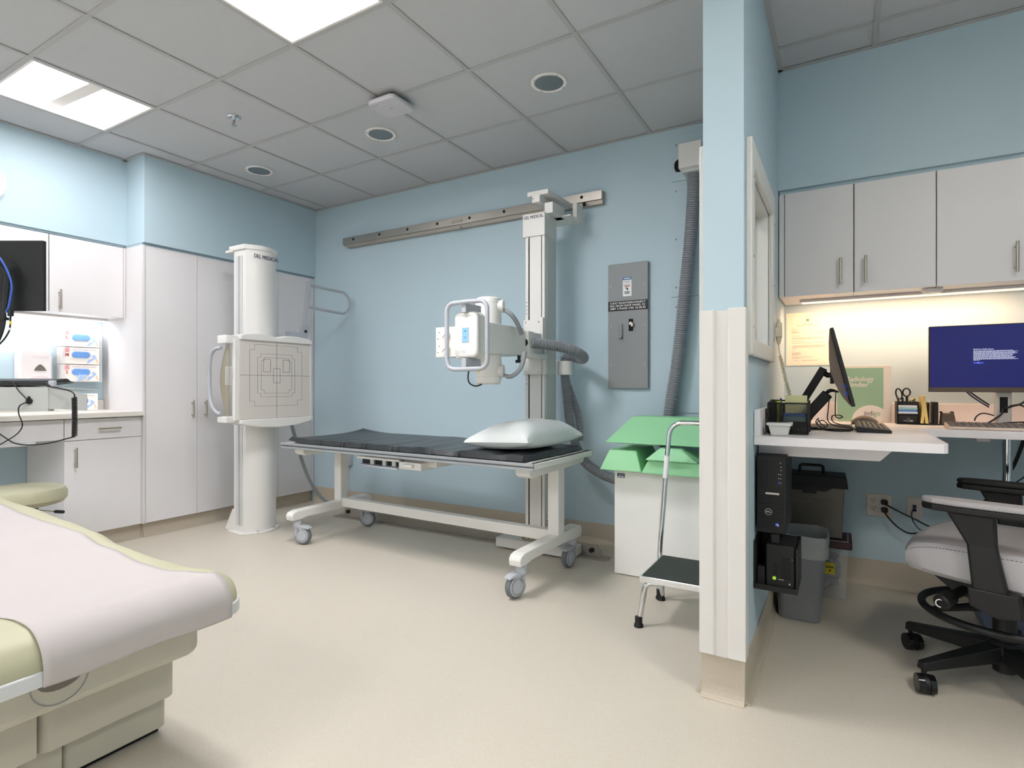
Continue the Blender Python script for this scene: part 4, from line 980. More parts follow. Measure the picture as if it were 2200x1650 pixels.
# black mattress with a slightly curled far corner
def matt(u, v, top):
    x = -0.955 + 1.90*u; y = -0.372 + 0.680*v
    ed = min(u*1.9, (1-u)*1.9, v*0.705, (1-v)*0.705)
    r_ = 1 - max(0, 1-ed/0.022)**2
    lift = 0.030*max(0, 1-u/0.16)**1.6 * max(0, (v-0.6)/0.4)**2 + 0.014*max(0, 1-u/0.06)*max(0, 1-v/0.12)
    wr = 0.0035*math.sin(x*17+y*6+math.sin(y*9)) * max(0, math.sin(x*2.1+0.6)) + 0.002*math.sin(x*41+math.sin(y*5)*2)*(1-v)
    z = 0.703 + lift + ((0.030 + wr*1.4)*max(0.0, r_)**0.5 if top else 0)
    return (x, y, z)
mm = MB().grid(lambda u, v: matt(u, v, True), 120, 44).grid(lambda u, v: matt(u, v, False), 120, 44)
mo = thing('mattress', 'thin black vinyl mattress pad on the white x-ray table', 'mattress', (-2.325, 2.90, 0), R(-1.9), local=True)
ob('pad', mm, 'vinyl_black', mo)
b = MB()
for xx in (-0.62, -0.43, -0.40, -0.24, -0.20, 0.02, 0.07, 0.33, 0.52): b.tube([(xx, -0.3745, 0.706), (xx+0.004, -0.375, 0.718), (xx+0.003, -0.370, 0.731)], 0.003, 6)
ob('seam_fold', b, 'vinyl_black', mo)

# pillow
def pil(u, v, top):
    a_ = 2*u-1; b_ = 2*v-1
    ra = 1 - abs(a_)**2.5; rb = 1 - abs(b_)**2.5
    pin = 1 - 0.10*(abs(b_)**2)*(1-abs(a_)**4) - 0.0
    pin2 = 1 - 0.10*(abs(a_)**2)*(1-abs(b_)**4)
    x = 0.225*a_*pin2; y = 0.300*b_*pin
    hgt = (max(0, ra)*max(0, rb))**0.45
    wr = 0.006*math.sin(x*26+y*17)*(1-hgt) + 0.003*math.sin(y*37+x*9)
    if top: z = 0.045 + (0.112+0.016*a_)*hgt + wr*hgt
    else: z = 0.045 - 0.042*min(1, hgt*1.35)
    return (x, y, z)
pm = MB().grid(lambda u, v: pil(u, v, True), 44, 44).grid(lambda u, v: pil(u, v, False), 44, 44)
pm.xf(Matrix.Translation((0.745, -0.03, 0.740)) @ Matrix.Rotation(R(-4), 4, 'Z') @ Matrix.Rotation(R(-3), 4, 'Y'))
po = thing('pillow', 'white pillow on the black mattress', 'pillow', (-2.325, 2.90, 0), R(-1.9), local=True)
ob('pillow_cover', pm, 'pillow_white', po)

# ---------------------------------------------------------------- generator cabinet, foam wedges, step stool
gc = thing('generator_cabinet', 'white metal generator cabinet against the back wall', 'cabinet', (-0.82, 3.36, 0))
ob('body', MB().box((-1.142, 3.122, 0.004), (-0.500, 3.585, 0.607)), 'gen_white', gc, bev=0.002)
ob('lid', MB().box((-1.144, 3.118, 0.595), (-0.498, 3.588, 0.612)), 'equip_white', gc, bev=0.002)
bd = ob('badge', MB().box((-1.125, 3.1205, 0.560), (-1.080, 3.122, 0.585)), 'navy_print', gc)
ob('badge_print', MB().box((-1.122, 3.1195, 0.563), (-1.083, 3.1206, 0.570)).box((-1.118, 3.1195, 0.575), (-1.087, 3.1206, 0.579)), 'equip_grey', bd)
b = MB()
for x in (-1.128, -0.945, -0.78, -0.60): b.cyl((x, 3.1155, 0.602), (x, 3.119, 0.602), 0.004, n=8)
ob('screw', b, 'steel', gc)
def foam(mb, lb): return tag(ob('foam_wedge', mb, 'foam_green', bev=0.006), lb, 'foam wedge', 'green positioning sponges')
foam(MB().frustum((-1.195, 3.02), (-0.950, 3.43), 0.6135, (-1.150, 3.06), (-0.992, 3.39), 0.728), 'small green foam wedge at the left end of the generator cabinet')
foam(MB().frustum((-0.945, 2.995), (-0.490, 3.45), 0.6135, (-0.905, 3.00), (-0.530, 3.41), 0.690), 'low green foam slab right of the small wedge on the cabinet')
foam(MB().frustum((-0.915, 2.965), (-0.640, 3.26), 0.692, (-0.845, 3.005), (-0.735, 3.06), 0.757), 'pointed green foam wedge on the slab behind the stool rail')
foam(MB().add([(-1.165, 3.02, 0.772), (-0.47, 3.02, 0.772), (-0.47, 3.50, 0.790), (-1.165, 3.50, 0.790), (-1.095, 3.30, 0.906), (-0.50, 3.30, 0.906), (-0.50, 3.46, 0.906), (-1.095, 3.46, 0.906), (-1.10, 3.10, 0.760), (-0.50, 3.10, 0.760)],
              [(9,8,3,2),(0,1,9,8),(4,5,6,7),(0,1,5,4),(1,9,2,6,5),(2,3,7,6),(3,8,0,4,7)]), 'large green foam bolster lying on top of the other wedges')

ss = thing('step_stool', 'chrome step stool with black tread and hand rail', 'step stool', (-0.60, 2.67, 0))
ob('tread', MB().box((-0.782, 2.500, 0.2275), (-0.430, 2.842, 0.234)), 'rubber', ss)
ob('deck_rim', MB().box((-0.792, 2.488, 0.203), (-0.420, 2.500, 0.231)).box((-0.792, 2.842, 0.203), (-0.420, 2.854, 0.231)).box((-0.792, 2.500, 0.203), (-0.782, 2.842, 0.231)).box((-0.430, 2.500, 0.203), (-0.420, 2.842, 0.231)).box((-0.782, 2.500, 0.205), (-0.430, 2.842, 0.2275)), 'chrome', ss, bev=0.002)
for x, sx_ in ((-0.765, -1), (-0.447, 1)):
    for y, sy_ in ((2.515, -1), (2.828, 1)):
        lg = ob('leg', MB().tube(spline([(x-sx_*0.05, y, 0.198), (x-sx_*0.012, y, 0.194), (x+sx_*0.008, y+sy_*0.004, 0.172), (x+sx_*0.018, y+sy_*0.012, 0.11), (x+sx_*0.028, y+sy_*0.026, 0.02)], 6), 0.0125, 12), 'chrome', ss)
        ob('rubber_foot', MB().lathe([(0.0, 0.0), (0.021, 0.0), (0.020, 0.012), (0.016, 0.018), (0.0165, 0.045), (0.012, 0.048)], (x+sx_*0.030, y+sy_*0.028, 0), 18), 'black', lg)
hr = [(-0.806, 2.868, 0.04), (-0.805, 2.868, 0.23), (-0.790, 2.872, 0.45), (-0.772, 2.876, 0.704), (-0.762, 2.878, 0.83)] + [(-0.692-0.068*math.cos(R(a_)), 2.879, 0.838+0.066*math.sin(R(a_))) for a_ in range(20, 91, 14)] + [(-0.62, 2.879, 0.905), (-0.53, 2.879, 0.900), (-0.478, 2.878, 0.86), (-0.462, 2.876, 0.70), (-0.450, 2.868, 0.23), (-0.448, 2.868, 0.05)]
hr_o = ob('hand_rail', MB().tube(spline(hr, 5), 0.0125, 14), 'chrome', ss)
ob('rail_label', MB().tube([(-0.7780, 2.8749, 0.62), (-0.7700, 2.8762, 0.735)], 0.0132, 14), 'print_white', hr_o)
ob('rail_rubber_foot', MB().lathe([(0.0, 0.0), (0.021, 0.0), (0.020, 0.012), (0.016, 0.018), (0.0165, 0.05), (0.012, 0.052)], (-0.806, 2.868, 0), 18), 'black', hr_o)
# ---------------------------------------------------------------- control booth: wall cabinets and desk
NF = 3.268      # front of the wall cabinet doors
def ydoor(t, x0, x1, z0, z1, hx=None, hz=None):
    d = ob('door', MB().box((x0+0.0016, NF, z0), (x1-0.0016, NF+0.019, z1)), 'cab_white', t, bev=0.0012)
    if hx is not None: bar_handle(d, (hx, NF, hz-0.067), (hx, NF, hz+0.067), (0, -1, 0))
    return d
def ncab(label, x0, x1): return cab('wall_cabinet', label, 'cabinet', (x0, NF+0.021, 1.560), (x1, YB-0.002, 2.098), 'booth wall cabinets')
t = ncab('white booth wall cabinet next to the window, handle at its right', -0.286, 0.0505)
ob('filler', MB().box((-0.286, NF+0.006, 1.558), (-0.262, NF+0.020, 2.096)), 'cab_white', t)
ydoor(t, -0.260, 0.050, 1.557, 2.097, -0.006, 1.662)
t = ncab('white booth wall cabinet in the middle, handle at its left', 0.0515, 0.3795)
ydoor(t, 0.052, 0.380, 1.557, 2.097, 0.100, 1.662)
t = ncab('white booth wall cabinet at the right picture edge', 0.3815, 0.770)
ydoor(t, 0.381, 0.770, 1.557, 2.097, 0.662, 1.658)
t = cab('under_cabinet_light', 'warm light strip under the booth wall cabinets', 'light', (-0.20, 3.44, 1.546), (0.75, 3.50, 1.559))
ob('lens', MB().box((-0.19, 3.445, 1.542), (0.74, 3.495, 1.546)), 'strip_warm', t)
strip_lamp('under_cabinet_lamp', (0.275, 3.47, 1.540), 0.93, 0.05, UNDERCAB_WARM, (1.0, 0.62, 0.37), t, (R(18), 0, 0))
pk = ob('puck_sensor', MB().lathe([(0.0, 1.536), (0.035, 1.538), (0.042, 1.548), (0.042, 1.558)], (0.375, 3.36, 0), 24), 'cab_white')
tag(pk, 'small white round puck under the booth wall cabinets', 'sensor')

DZ = 0.900
dk = thing('desk', 'white L-shaped laminate desk in the control booth', 'desk', (0.2, 3.1, 0))
ob('desktop', MB().prism([(PX1+0.002, 2.297), (0.272, 2.297), (0.288, 2.302), (0.298, 2.312), (0.303, 2.328), (0.303, 3.052), (1.42, 3.052), (1.42, YB-0.002), (PX1+0.002, YB-0.002)], 'z', DZ-0.032, DZ), 'desk_white', dk, bev=0.0015)
ob('side_splash', MB().box((PX1+0.002, 2.302, DZ), (PX1+0.024, YB-0.02, DZ+0.100)), 'desk_white', dk, bev=0.002)
ob('back_splash', MB().box((PX1+0.024, YB-0.020, DZ), (1.42, YB-0.002, DZ+0.100)), 'desk_white', dk, bev=0.002)
ob('support_brace', MB().prism([(PX1+0.004, 0.868), (0.165, 0.868), (0.118, 0.818), (PX1+0.004, 0.818)], 'y', 2.42, 2.46), 'desk_white', dk, bev=0.002)
ob('support_bracket', MB().box((0.500, 3.10, 0.852), (0.545, 3.55, 0.868)), 'desk_white', dk)
ob('desk_leg', MB().cyl((0.640, 3.30, 0.0), (0.640, 3.30, 0.868), 0.018, n=20), 'chrome', dk)

# left monitor on its arm, seen edge-on
mn = thing('monitor', 'tilted black desktop monitor seen edge-on, on an arm', 'monitor', (-0.05, 2.87, DZ))
TL_ = math.atan2(0.075, 0.31)
MM = Matrix.Translation((0.046, 0, 1.012)) @ Matrix.Rotation(-TL_, 4, 'Y')
pr_ = [(0.0, 0.0), (0.0, 0.322), (-0.013, 0.322), (-0.016, 0.318), (-0.030, 0.27), (-0.046, 0.20), (-0.052, 0.15), (-0.048, 0.10), (-0.034, 0.04), (-0.016, 0.002)]
ob('back_shell', MB().prism([(a_, b_) for a_, b_ in pr_[2:]], 'y', 2.612, 3.125).xf(MM), 'mon_back', mn, bev=0.004)
bz = ob('bezel', MB().box((-0.014, 2.602, -0.002), (0.0, 3.135, 0.324)).xf(MM), 'black', mn, bev=0.002)
ob('screen', MB().box((0.0, 2.612, 0.018), (0.0006, 3.125, 0.314)).xf(MM), 'black_gloss', bz)
b = MB()
for z in (0.045, 0.075): b.box((-0.022, 2.6105, z), (-0.014, 2.6125, z+0.018))
ob('usb_port', b.xf(MM), 'blue_usb', mn)
am = thing('monitor_mount', 'black spring monitor arm clamped to the booth desk', 'monitor arm', (-0.13, 2.78, DZ))
def link(p, q, w_, h_):
    p = Vector(p); q = Vector(q); d = (q-p); L = d.length; d.normalize(); s_ = Vector((0, 1, 0)); n_ = d.cross(s_)
    return MB().add([p+s_*a_*w_+n_*b_*h_ for a_, b_ in ((-1,-1),(1,-1),(1,1),(-1,1))] + [q+s_*a_*w_+n_*b_*h_ for a_, b_ in ((-1,-1),(1,-1),(1,1),(-1,1))],
                    [(3,2,1,0),(4,5,6,7),(0,1,5,4),(1,2,6,5),(2,3,7,6),(3,0,4,7)])
ob('upper_link', link((-0.150, 2.86, 1.025), (-0.070, 2.86, 1.170), 0.020, 0.016), 'black', am, bev=0.003)
ob('lower_link', link((-0.135, 2.74, 0.955), (-0.052, 2.74, 1.058), 0.022, 0.022), 'black', am, bev=0.004)
ob('tilt_head', MB().tube([(-0.078, 2.86, 1.155), (-0.055, 2.86, 1.138), (-0.030, 2.86, 1.140)], 0.012, 10).box((-0.045, 2.81, 1.10), (-0.030, 2.91, 1.19)), 'black', am)
ob('elbow', MB().cyl((-0.140, 2.72, 0.95), (-0.140, 2.90, 0.95), 0.026, n=18).box((-0.162, 2.84, 0.95), (-0.138, 2.88, 1.04)), 'black', am)
ob('base_post', MB().cyl((-0.140, 2.80, DZ), (-0.140, 2.80, 0.95), 0.022, n=18).cyl((-0.140, 2.80, DZ), (-0.140, 2.80, DZ+0.012), 0.05, n=24), 'black', am)
for k, pts in enumerate(([(-0.02, 2.74, 1.068), (-0.042, 2.73, 1.075), (-0.06, 2.73, 1.062), (-0.09, 2.735, 1.02)], [(-0.012, 2.76, 1.065), (-0.04, 2.76, 1.068), (-0.065, 2.75, 1.050)])):
    ob('arm_cable', MB().tube(spline(pts, 8), 0.004, 8), 'black', am)
dc = thing('desk_cables', 'thin black cables tangled on the desk below the tilted monitor', 'cables', (-0.05, 2.7, DZ))
for pts in ([(-0.022, 2.70, 1.07), (-0.024, 2.69, 1.00), (-0.022, 2.68, 0.965), (-0.010, 2.68, 0.958), (0.002, 2.70, 0.962), (-0.01, 2.72, 0.968), (-0.035, 2.70, 0.965), (-0.03, 2.69, 0.94), (0.02, 2.69, 0.925), (0.05, 2.72, 0.91)],
            [(-0.045, 2.71, 1.055), (-0.050, 2.70, 0.99), (-0.052, 2.69, 0.95), (-0.035, 2.69, 0.930), (0.0, 2.70, 0.922), (0.04, 2.72, 0.912)],
            [(-0.085, 2.70, 0.955), (-0.095, 2.69, 0.94), (-0.085, 2.68, 0.925), (-0.06, 2.68, 0.918), (-0.052, 2.69, 0.93), (-0.07, 2.70, 0.945), (-0.09, 2.69, 0.935), (-0.07, 2.67, 0.912), (-0.03, 2.68, 0.904), (0.03, 2.70, 0.904)],
            [(-0.09, 2.72, 0.95), (-0.075, 2.70, 0.93), (-0.06, 2.69, 0.92), (-0.07, 2.68, 0.91), (-0.05, 2.68, 0.905), (0.0, 2.69, 0.903)]):
    ob('cable', MB().tube(spline(pts, 8), 0.0022, 6), 'black', dc)
pd = ob('desk_pad', MB().box((-0.125, 2.765, DZ+0.0005), (0.040, 3.10, DZ+0.008)), 'black')
tag(pd, 'flat black pad lying on the desk under the tilted monitor', 'desk pad')

# keyboards
def keyboard(name, label, x0, y0, x1, y1, rows, cols, body, keym, along):
    t = thing(name, label, 'keyboard', ((x0+x1)/2, (y0+y1)/2, DZ), group='desktop keyboards')
    def zt(x, y):
        k = (x-x0)/(x1-x0) if along == 'y' else 1-(y-y0)/(y1-y0)
        return DZ + 0.012 + 0.012*(1-k)
    c = [(x0,y0),(x1,y0),(x1,y1),(x0,y1)]
    ob('base', MB().add([(a_, b_, DZ+0.001) for a_, b_ in c] + [(a_, b_, zt(a_, b_)) for a_, b_ in c], [(3,2,1,0),(4,5,6,7),(0,1,5,4),(1,2,6,5),(2,3,7,6),(3,0,4,7)]), body, t, bev=0.002)
    for r_ in range(rows):
        for q in range(cols):
            if along == 'y':
                dx_ = (x1-x0-0.012)/rows; dy_ = (y1-y0-0.012)/cols
                ka, kb = x0+0.006+r_*dx_, y0+0.006+q*dy_
            else:
                dx_ = (x1-x0-0.012)/cols; dy_ = (y1-y0-0.012)/rows
                ka, kb = x0+0.006+q*dx_, y0+0.006+r_*dy_
            kx, ky = ka+dx_-0.0022, kb+dy_-0.0022
            zz = zt((ka+kx)/2, (kb+ky)/2)
            ob('key', MB().frustum((ka, kb), (kx, ky), zz, (ka+0.002, kb+0.002), (kx-0.002, ky-0.002), zz+0.006), keym, t)
    return t
keyboard('keyboard', 'black keyboard pointing away from the camera on the booth desk', 0.052, 2.70, 0.172, 3.10, 6, 16, 'black', 'kb_brown', 'y')
keyboard('keyboard', 'wide dark keyboard with a pale edge under the blue-screen monitor', 0.405, 3.105, 0.845, 3.235, 6, 17, 'kb_edge', 'kb_brown', 'x')
ms = thing('mouse', 'bronze topped black mouse behind the keyboard, before the binder', 'mouse', (0.09, 3.28, DZ))
ob('shell', MB().grid(lambda u, v: (0.040 + 0.115*u, 3.25 + 0.062*v, DZ + 0.008 + 0.036*max(0, math.sin(math.pi*min(1, u*0.98+0.02)))**0.6*max(0, math.sin(math.pi*v))**0.4), 20, 12), 'mon_back', ms)
ob('base', MB().prism(rrect(0.040, 3.25, 0.155, 3.312, 0.028), 'z', DZ+0.001, DZ+0.012), 'black', ms)

# binder standing against the splash
bd = thing('binder', 'white ring binder with a green cover sheet, against the back wall', 'binder', (0.10, 3.52, DZ))
BF = 3.505
ob('cover', MB().box((-0.030, BF, DZ+0.001), (0.222, BF+0.004, DZ+0.298)), 'binder_white', bd, bev=0.001)
ob('pages', MB().box((-0.026, BF+0.004, DZ+0.004), (0.205, BF+0.040, DZ+0.285)), 'paper', bd)
ob('back_cover', MB().box((-0.030, BF+0.040, DZ+0.001), (0.222, BF+0.044, DZ+0.298)), 'binder_white', bd)
ob('spine', MB().box((0.218, BF+0.004, DZ+0.001), (0.222, BF+0.040, DZ+0.298)), 'binder_white', bd)
gs = ob('cover_sheet', MB().box((-0.022, BF-0.001, DZ+0.004), (0.186, BF, DZ+0.286)), 'binder_green', bd)
arcp = [(0.186, DZ+0.004), (0.186, DZ+0.072)] + [(0.130 + 0.085*math.cos(R(a_)), DZ+0.004 + 0.085*math.sin(R(a_))) for a_ in range(50, 181, 10)]
ob('logo_field', MB().prism(arcp, 'y', BF-0.0018, BF-0.001), 'binder_white', gs)
txt('lettering', 'Radiology', 0.036, (0.020, BF-0.0011, DZ+0.226), *FY, 'binder_white', gs, bold=0.0008, width=0.122)
txt('lettering', 'Binder', 0.036, (0.020, BF-0.0011, DZ+0.197), *FY, 'binder_white', gs, bold=0.0008, width=0.100)
txt('lettering', 'indi', 0.036, (0.100, BF-0.0019, DZ+0.046), *FY, 'text_plum', gs, width=0.040)
txt('lettering', 'go', 0.036, (0.143, BF-0.0019, DZ+0.046), *FY, 'text_green', gs, bold=0.0005, width=0.030)
ob('rule', MB().box((0.100, BF-0.0021, DZ+0.028), (0.138, BF-0.0018, DZ+0.029)).box((0.100, BF-0.0021, DZ+0.017), (0.128, BF-0.0018, DZ+0.020)), 'letter_print', gs)
ob('mark', MB().box((0.131, BF-0.0021, DZ+0.015), (0.140, BF-0.0018, DZ+0.022)), 'navy_cable', gs)

# letter in a clear sleeve on the wall
lt = thing('wall_notice', 'printed letter with a green seal pinned on the booth wall', 'notice', (-0.165, 3.63, 1.21))
LY = YB - 0.004
ob('sleeve', MB().box((-0.282, LY, 1.208), (-0.052, YB-0.0005, 1.512)), 'letter_paper', lt)
sh = ob('sheet', MB().box((-0.280, LY-0.001, 1.214), (-0.056, LY, 1.496)), 'letter_paper', lt)
ob('seal', MB().cyl((-0.170, LY-0.0014, 1.468), (-0.170, LY-0.001, 1.468), 0.008, n=20), 'seal_green', sh)
b = MB(); rn = random.Random(3)
for z, a_, c_ in ((1.448, -0.195, -0.145), (1.443, -0.190, -0.150), (1.437, -0.225, -0.110), (1.417, -0.253, -0.225), (1.405, -0.252, -0.222), (1.400, -0.252, -0.205), (1.395, -0.252, -0.218), (1.393, -0.125, -0.075), (1.378, -0.250, -0.208), (1.366, -0.250, -0.085), (1.361, -0.250, -0.095), (1.348, -0.248, -0.180), (1.337, -0.250, -0.082), (1.322, -0.248, -0.078), (1.317, -0.248, -0.076), (1.312, -0.248, -0.090), (1.306, -0.248, -0.225), (1.292, -0.250, -0.232), (1.282, -0.250, -0.208), (1.277, -0.250, -0.204), (1.272, -0.250, -0.208), (1.267, -0.250, -0.220), (1.256, -0.250, -0.150), (1.250, -0.250, -0.210), (1.237, -0.242, -0.215), (1.237, -0.200, -0.120)):
    x = a_
    while x < c_:
        w_ = rn.uniform(0.006, 0.018); b.box((x, LY-0.0014, z), (min(c_, x+w_), LY-0.001, z+0.0022)); x += w_ + 0.002
tag(ob('text_lines', b, 'letter_print', sh), kind='stuff')

# exposure hand switch with coiled cord
hs = thing('hand_switch', 'cream exposure hand switch hung at the window frame', 'hand switch', (-0.255, 2.88, 1.28))
ob('holder', MB().box((-0.268, 2.868, 1.318), (-0.240, 2.905, 1.362)), 'cream', hs, bev=0.003)
ob('grip', MB().lathe([(0.0, 1.400), (0.006, 1.400), (0.007, 1.390), (0.012, 1.386), (0.014, 1.375), (0.014, 1.335), (0.013, 1.315), (0.008, 1.292), (0.004, 1.283), (0.0, 1.282)], (-0.254, 2.886, 0), 18), 'cream', hs)
cl = spline([(-0.254, 2.886, 1.285), (-0.252, 2.886, 1.26), (-0.245, 2.888, 1.215), (-0.236, 2.89, 1.17), (-0.226, 2.892, 1.12), (-0.214, 2.895, 1.07), (-0.202, 2.90, 1.02)], 30)
pts = []
for i, p in enumerate(cl):
    k = max(0.0, min(1.0, (i-46)/6)); a_ = i*1.15
    pts.append(p + Vector((0.0068*k*math.cos(a_), 0.0068*k*math.sin(a_), 0)))
ob('cord', MB().tube(pts, 0.0024, 6), 'cream', hs)
wp = ob('wall_plate', MB().box((PX1+0.0005, 2.99, 1.26), (PX1+0.006, 3.07, 1.45)), 'frame_white', bev=0.002)
tag(wp, 'blank white plate on the partition behind the hand switch', 'wall plate')

# right monitor with the blue log-in screen
m2 = thing('monitor', 'desktop monitor showing a dark blue log-in screen', 'monitor', (0.64, 3.38, DZ))
MY = 3.300
ob('case', MB().box((0.356, MY, 1.062), (0.905, MY+0.032, 1.372)), 'black', m2, bev=0.003)
ob('chin', MB().box((0.358, MY-0.002, 1.064), (0.903, MY, 1.084)), 'mon_back', m2)
sn = ob('screen', MB().box((0.360, MY-0.0012, 1.085), (0.901, MY, 1.367)), 'screen_blue', m2)
txt('lettering', 'MultiCare Health System', 0.0090, (0.5200, MY-0.0013, 1.2585), *FY, 'screen_text', sn, bold=0.0001, width=0.072)
b = MB(); rn = random.Random(11)
for k, x1_ in enumerate((0.662, 0.676, 0.666, 0.674, 0.660, 0.658, 0.655, 0.668, 0.664, 0.676, 0.543)):
    x = 0.5203; z = 1.2500 - k*0.00425
    while x < x1_ - 0.002:
        w_ = rn.uniform(0.004, 0.013); b.box((x, MY-0.0016, z), (min(x1_, x+w_), MY-0.0012, z+0.0021)); x += w_ + 0.0016
ob('paragraph', b, 'screen_text', sn)
bt_ = ob('button', MB().box((0.5205, MY-0.0015, 1.1925), (0.5560, MY-0.0012, 1.2000)), 'screen_btn', sn)
txt('button_text', 'OK', 0.006, (0.538, MY-0.0016, 1.1962), *FY, 'screen_text', sn, align='CENTER')
ob('stand', MB().box((0.605, MY+0.045, DZ+0.012), (0.665, MY+0.075, 1.22)), 'silver', m2, bev=0.006)
ob('stand_slot', MB().box((0.622, MY+0.043, 0.968), (0.650, MY+0.046, 1.040)), 'hole', m2)
ob('stand_foot', MB().box((0.53, MY+0.01, DZ+0.001), (0.75, MY+0.20, DZ+0.012)), 'silver', m2, bev=0.003)
c2 = thing('desk_cables', 'black and blue cables behind the blue-screen monitor stand', 'cables', (0.65, 3.4, DZ))
for m_, r_, pts in (('black', 0.0045, [(0.640, 3.335, 0.99), (0.665, 3.33, 1.00), (0.70, 3.335, 1.015), (0.735, 3.345, 1.06), (0.75, 3.36, 1.09)]), ('navy_cable', 0.0035, [(0.505, 3.42, 1.075), (0.53, 3.42, 1.045), (0.56, 3.43, 1.02), (0.60, 3.44, 0.99)]), ('black', 0.0035, [(0.51, 3.42, 1.08), (0.545, 3.42, 1.045), (0.60, 3.43, 1.0)]), ('black', 0.003, [(0.527, 3.315, 0.93), (0.535, 3.32, 0.95), (0.56, 3.33, 0.965), (0.60, 3.34, 0.955)]), ('black', 0.004, [(0.632, 3.335, 0.99), (0.625, 3.325, 0.965), (0.60, 3.32, 0.94), (0.57, 3.31, 0.918)]), ('black', 0.004, [(0.655, 3.335, 1.0), (0.69, 3.34, 1.005), (0.72, 3.35, 0.985), (0.735, 3.36, 0.95)]), ('black', 0.003, [(0.575, 3.31, 0.915), (0.65, 3.32, 0.925), (0.73, 3.34, 0.93)])):
    ob('cable', MB().tube(spline(pts, 8), r_, 8), m_, c2)
b = MB(); rn = random.Random(5)
for k in range(7): 
    z = 0.912 + 0.006*k
    b.tube(spline([(0.70+0.02*rn.random(), 3.33, z), (0.75, 3.34+0.01*rn.random(), z+0.012*rn.random()), (0.82, 3.36, z+0.01), (0.86, 3.38, z)], 6), 0.004, 6)
ob('cable_coil', b, 'black', c2)
hb = ob('usb_hub', MB().box((0.500, 3.290, DZ+0.001), (0.580, 3.325, DZ+0.016)), 'black', bev=0.003)
tag(hb, 'small black hub with a red light behind the wide keyboard', 'hub')
ob('indicator', MB().box((0.536, 3.2895, DZ+0.008), (0.542, 3.2902, DZ+0.012)), 'warn_red', hb)

# black organiser by the binder: caddy, scissors, note stacks, legal pads, tape dispenser
og = thing('desk_caddy', 'black desk caddy left of the blue-screen monitor', 'organizer', (0.31, 3.44, DZ))
q0, q1 = 0.236, 0.326
ob('shell', MB().box((q0, 3.385, DZ+0.001), (q1, 3.52, DZ+0.006)).box((q0, 3.385, DZ+0.006), (q0+0.003, 3.52, DZ+0.112)).box((q1-0.003, 3.385, DZ+0.006), (q1, 3.52, DZ+0.112)).box((q0+0.003, 3.517, DZ+0.006), (q1-0.003, 3.52, DZ+0.112)).box((q0+0.003, 3.385, DZ+0.095), (q1-0.003, 3.388, DZ+0.112)).box((q0+0.003, 3.385, DZ+0.049), (q1-0.003, 3.515, DZ+0.053)).box((q0+0.003, 3.470, DZ+0.006), (q1-0.003, 3.473, DZ+0.105)), 'black', og)
ob('drawer', MB().box((q0+0.005, 3.386, DZ+0.008), (q1-0.005, 3.465, DZ+0.047)), 'black_soft', og, bev=0.002)
b = MB(); rn = random.Random(9)
for k in range(14): x = rn.uniform(q0+0.022, q1-0.03); z = rn.uniform(DZ+0.014, DZ+0.03); b.box((x, 3.3845, z), (x+rn.uniform(0.004, 0.016), 3.386, z+0.0016))
ob('paper_clips', b, 'silver', og)
ob('divider', MB().box((0.326, 3.385, DZ+0.001), (0.408, 3.52, DZ+0.006)).box((0.362, 3.385, DZ+0.006), (0.368, 3.52, DZ+0.110)).box((0.384, 3.385, DZ+0.006), (0.402, 3.52, DZ+0.112)), 'black', og, bev=0.004)
for k, (m_, z, h_, lb) in enumerate((('note_white', 0.0535, 0.010, 'white sticky note block, lowest in the black caddy'), ('note_blue', 0.0637, 0.009, 'blue sticky note block in the black caddy'), ('note_teal', 0.0729, 0.010, 'teal sticky note block in the black caddy'), ('note_white', 0.0831, 0.011, 'pale sticky note block, topmost in the black caddy'))):
    tag(ob('sticky_notes', MB().box((q0+0.006, 3.381+0.001*k, DZ+z), (q1-0.006-0.002*(k % 2), 3.455, DZ+z+h_)), m_, bev=0.0006), lb, 'sticky notes', 'note blocks in the caddy')
for k, (x, lb) in enumerate(((0.333, 'yellow lined legal pad standing in the caddy, left one'), (0.348, 'yellow lined legal pad standing in the caddy, right one'))):
    pts = [(x+0.006*math.sin(2.6*i/8+k*2.2)-0.003, DZ+0.008+0.132*i/8) for i in range(9)]
    tag(ob('legal_pad', MB().prism([(a_, b_) for a_, b_ in pts] + [(a_+0.012, b_) for a_, b_ in pts[::-1]], 'y', 3.372-0.004*k, 3.50), 'pad_yellow'), lb, 'legal pad', 'legal pads in the caddy')
sz = thing('scissors', 'black handled scissors standing in the desk caddy', 'scissors', (0.27, 3.44, DZ+0.06))
def ring(cx_, cz_, rx, rz, tilt=0): return [(cx_+rx*math.cos(R(a_))*math.cos(tilt)-rz*math.sin(R(a_))*math.sin(tilt), 3.495, cz_+rx*math.cos(R(a_))*math.sin(tilt)+rz*math.sin(R(a_))*math.cos(tilt)) for a_ in range(0, 360, 15)]
ob('handle', MB().tube(ring(0.284, DZ+0.158, 0.0155, 0.020), 0.0036, 8, closed=True).box((0.280, 3.492, DZ+0.085), (0.291, 3.498, DZ+0.138)), 'black', sz)
ob('handle', MB().tube(ring(0.252, DZ+0.150, 0.0125, 0.027, 0.18), 0.0036, 8, closed=True).box((0.262, 3.491, DZ+0.085), (0.272, 3.497, DZ+0.132)), 'black', sz)
ob('blade', MB().box((0.266, 3.493, DZ+0.053), (0.288, 3.497, DZ+0.09)), 'steel', sz)
tag(ob('pen', MB().tube([(0.268, 3.49, DZ+0.055), (0.244, 3.49, DZ+0.135)], 0.005, 8), 'black'), 'thick black pen leaning left in the desk caddy', 'pen')
tag(ob('highlighter', MB().tube([(0.309, 3.49, DZ+0.055), (0.309, 3.49, DZ+0.128)], 0.006, 10), 'yellow'), 'yellow capped marker in the desk caddy', 'marker')
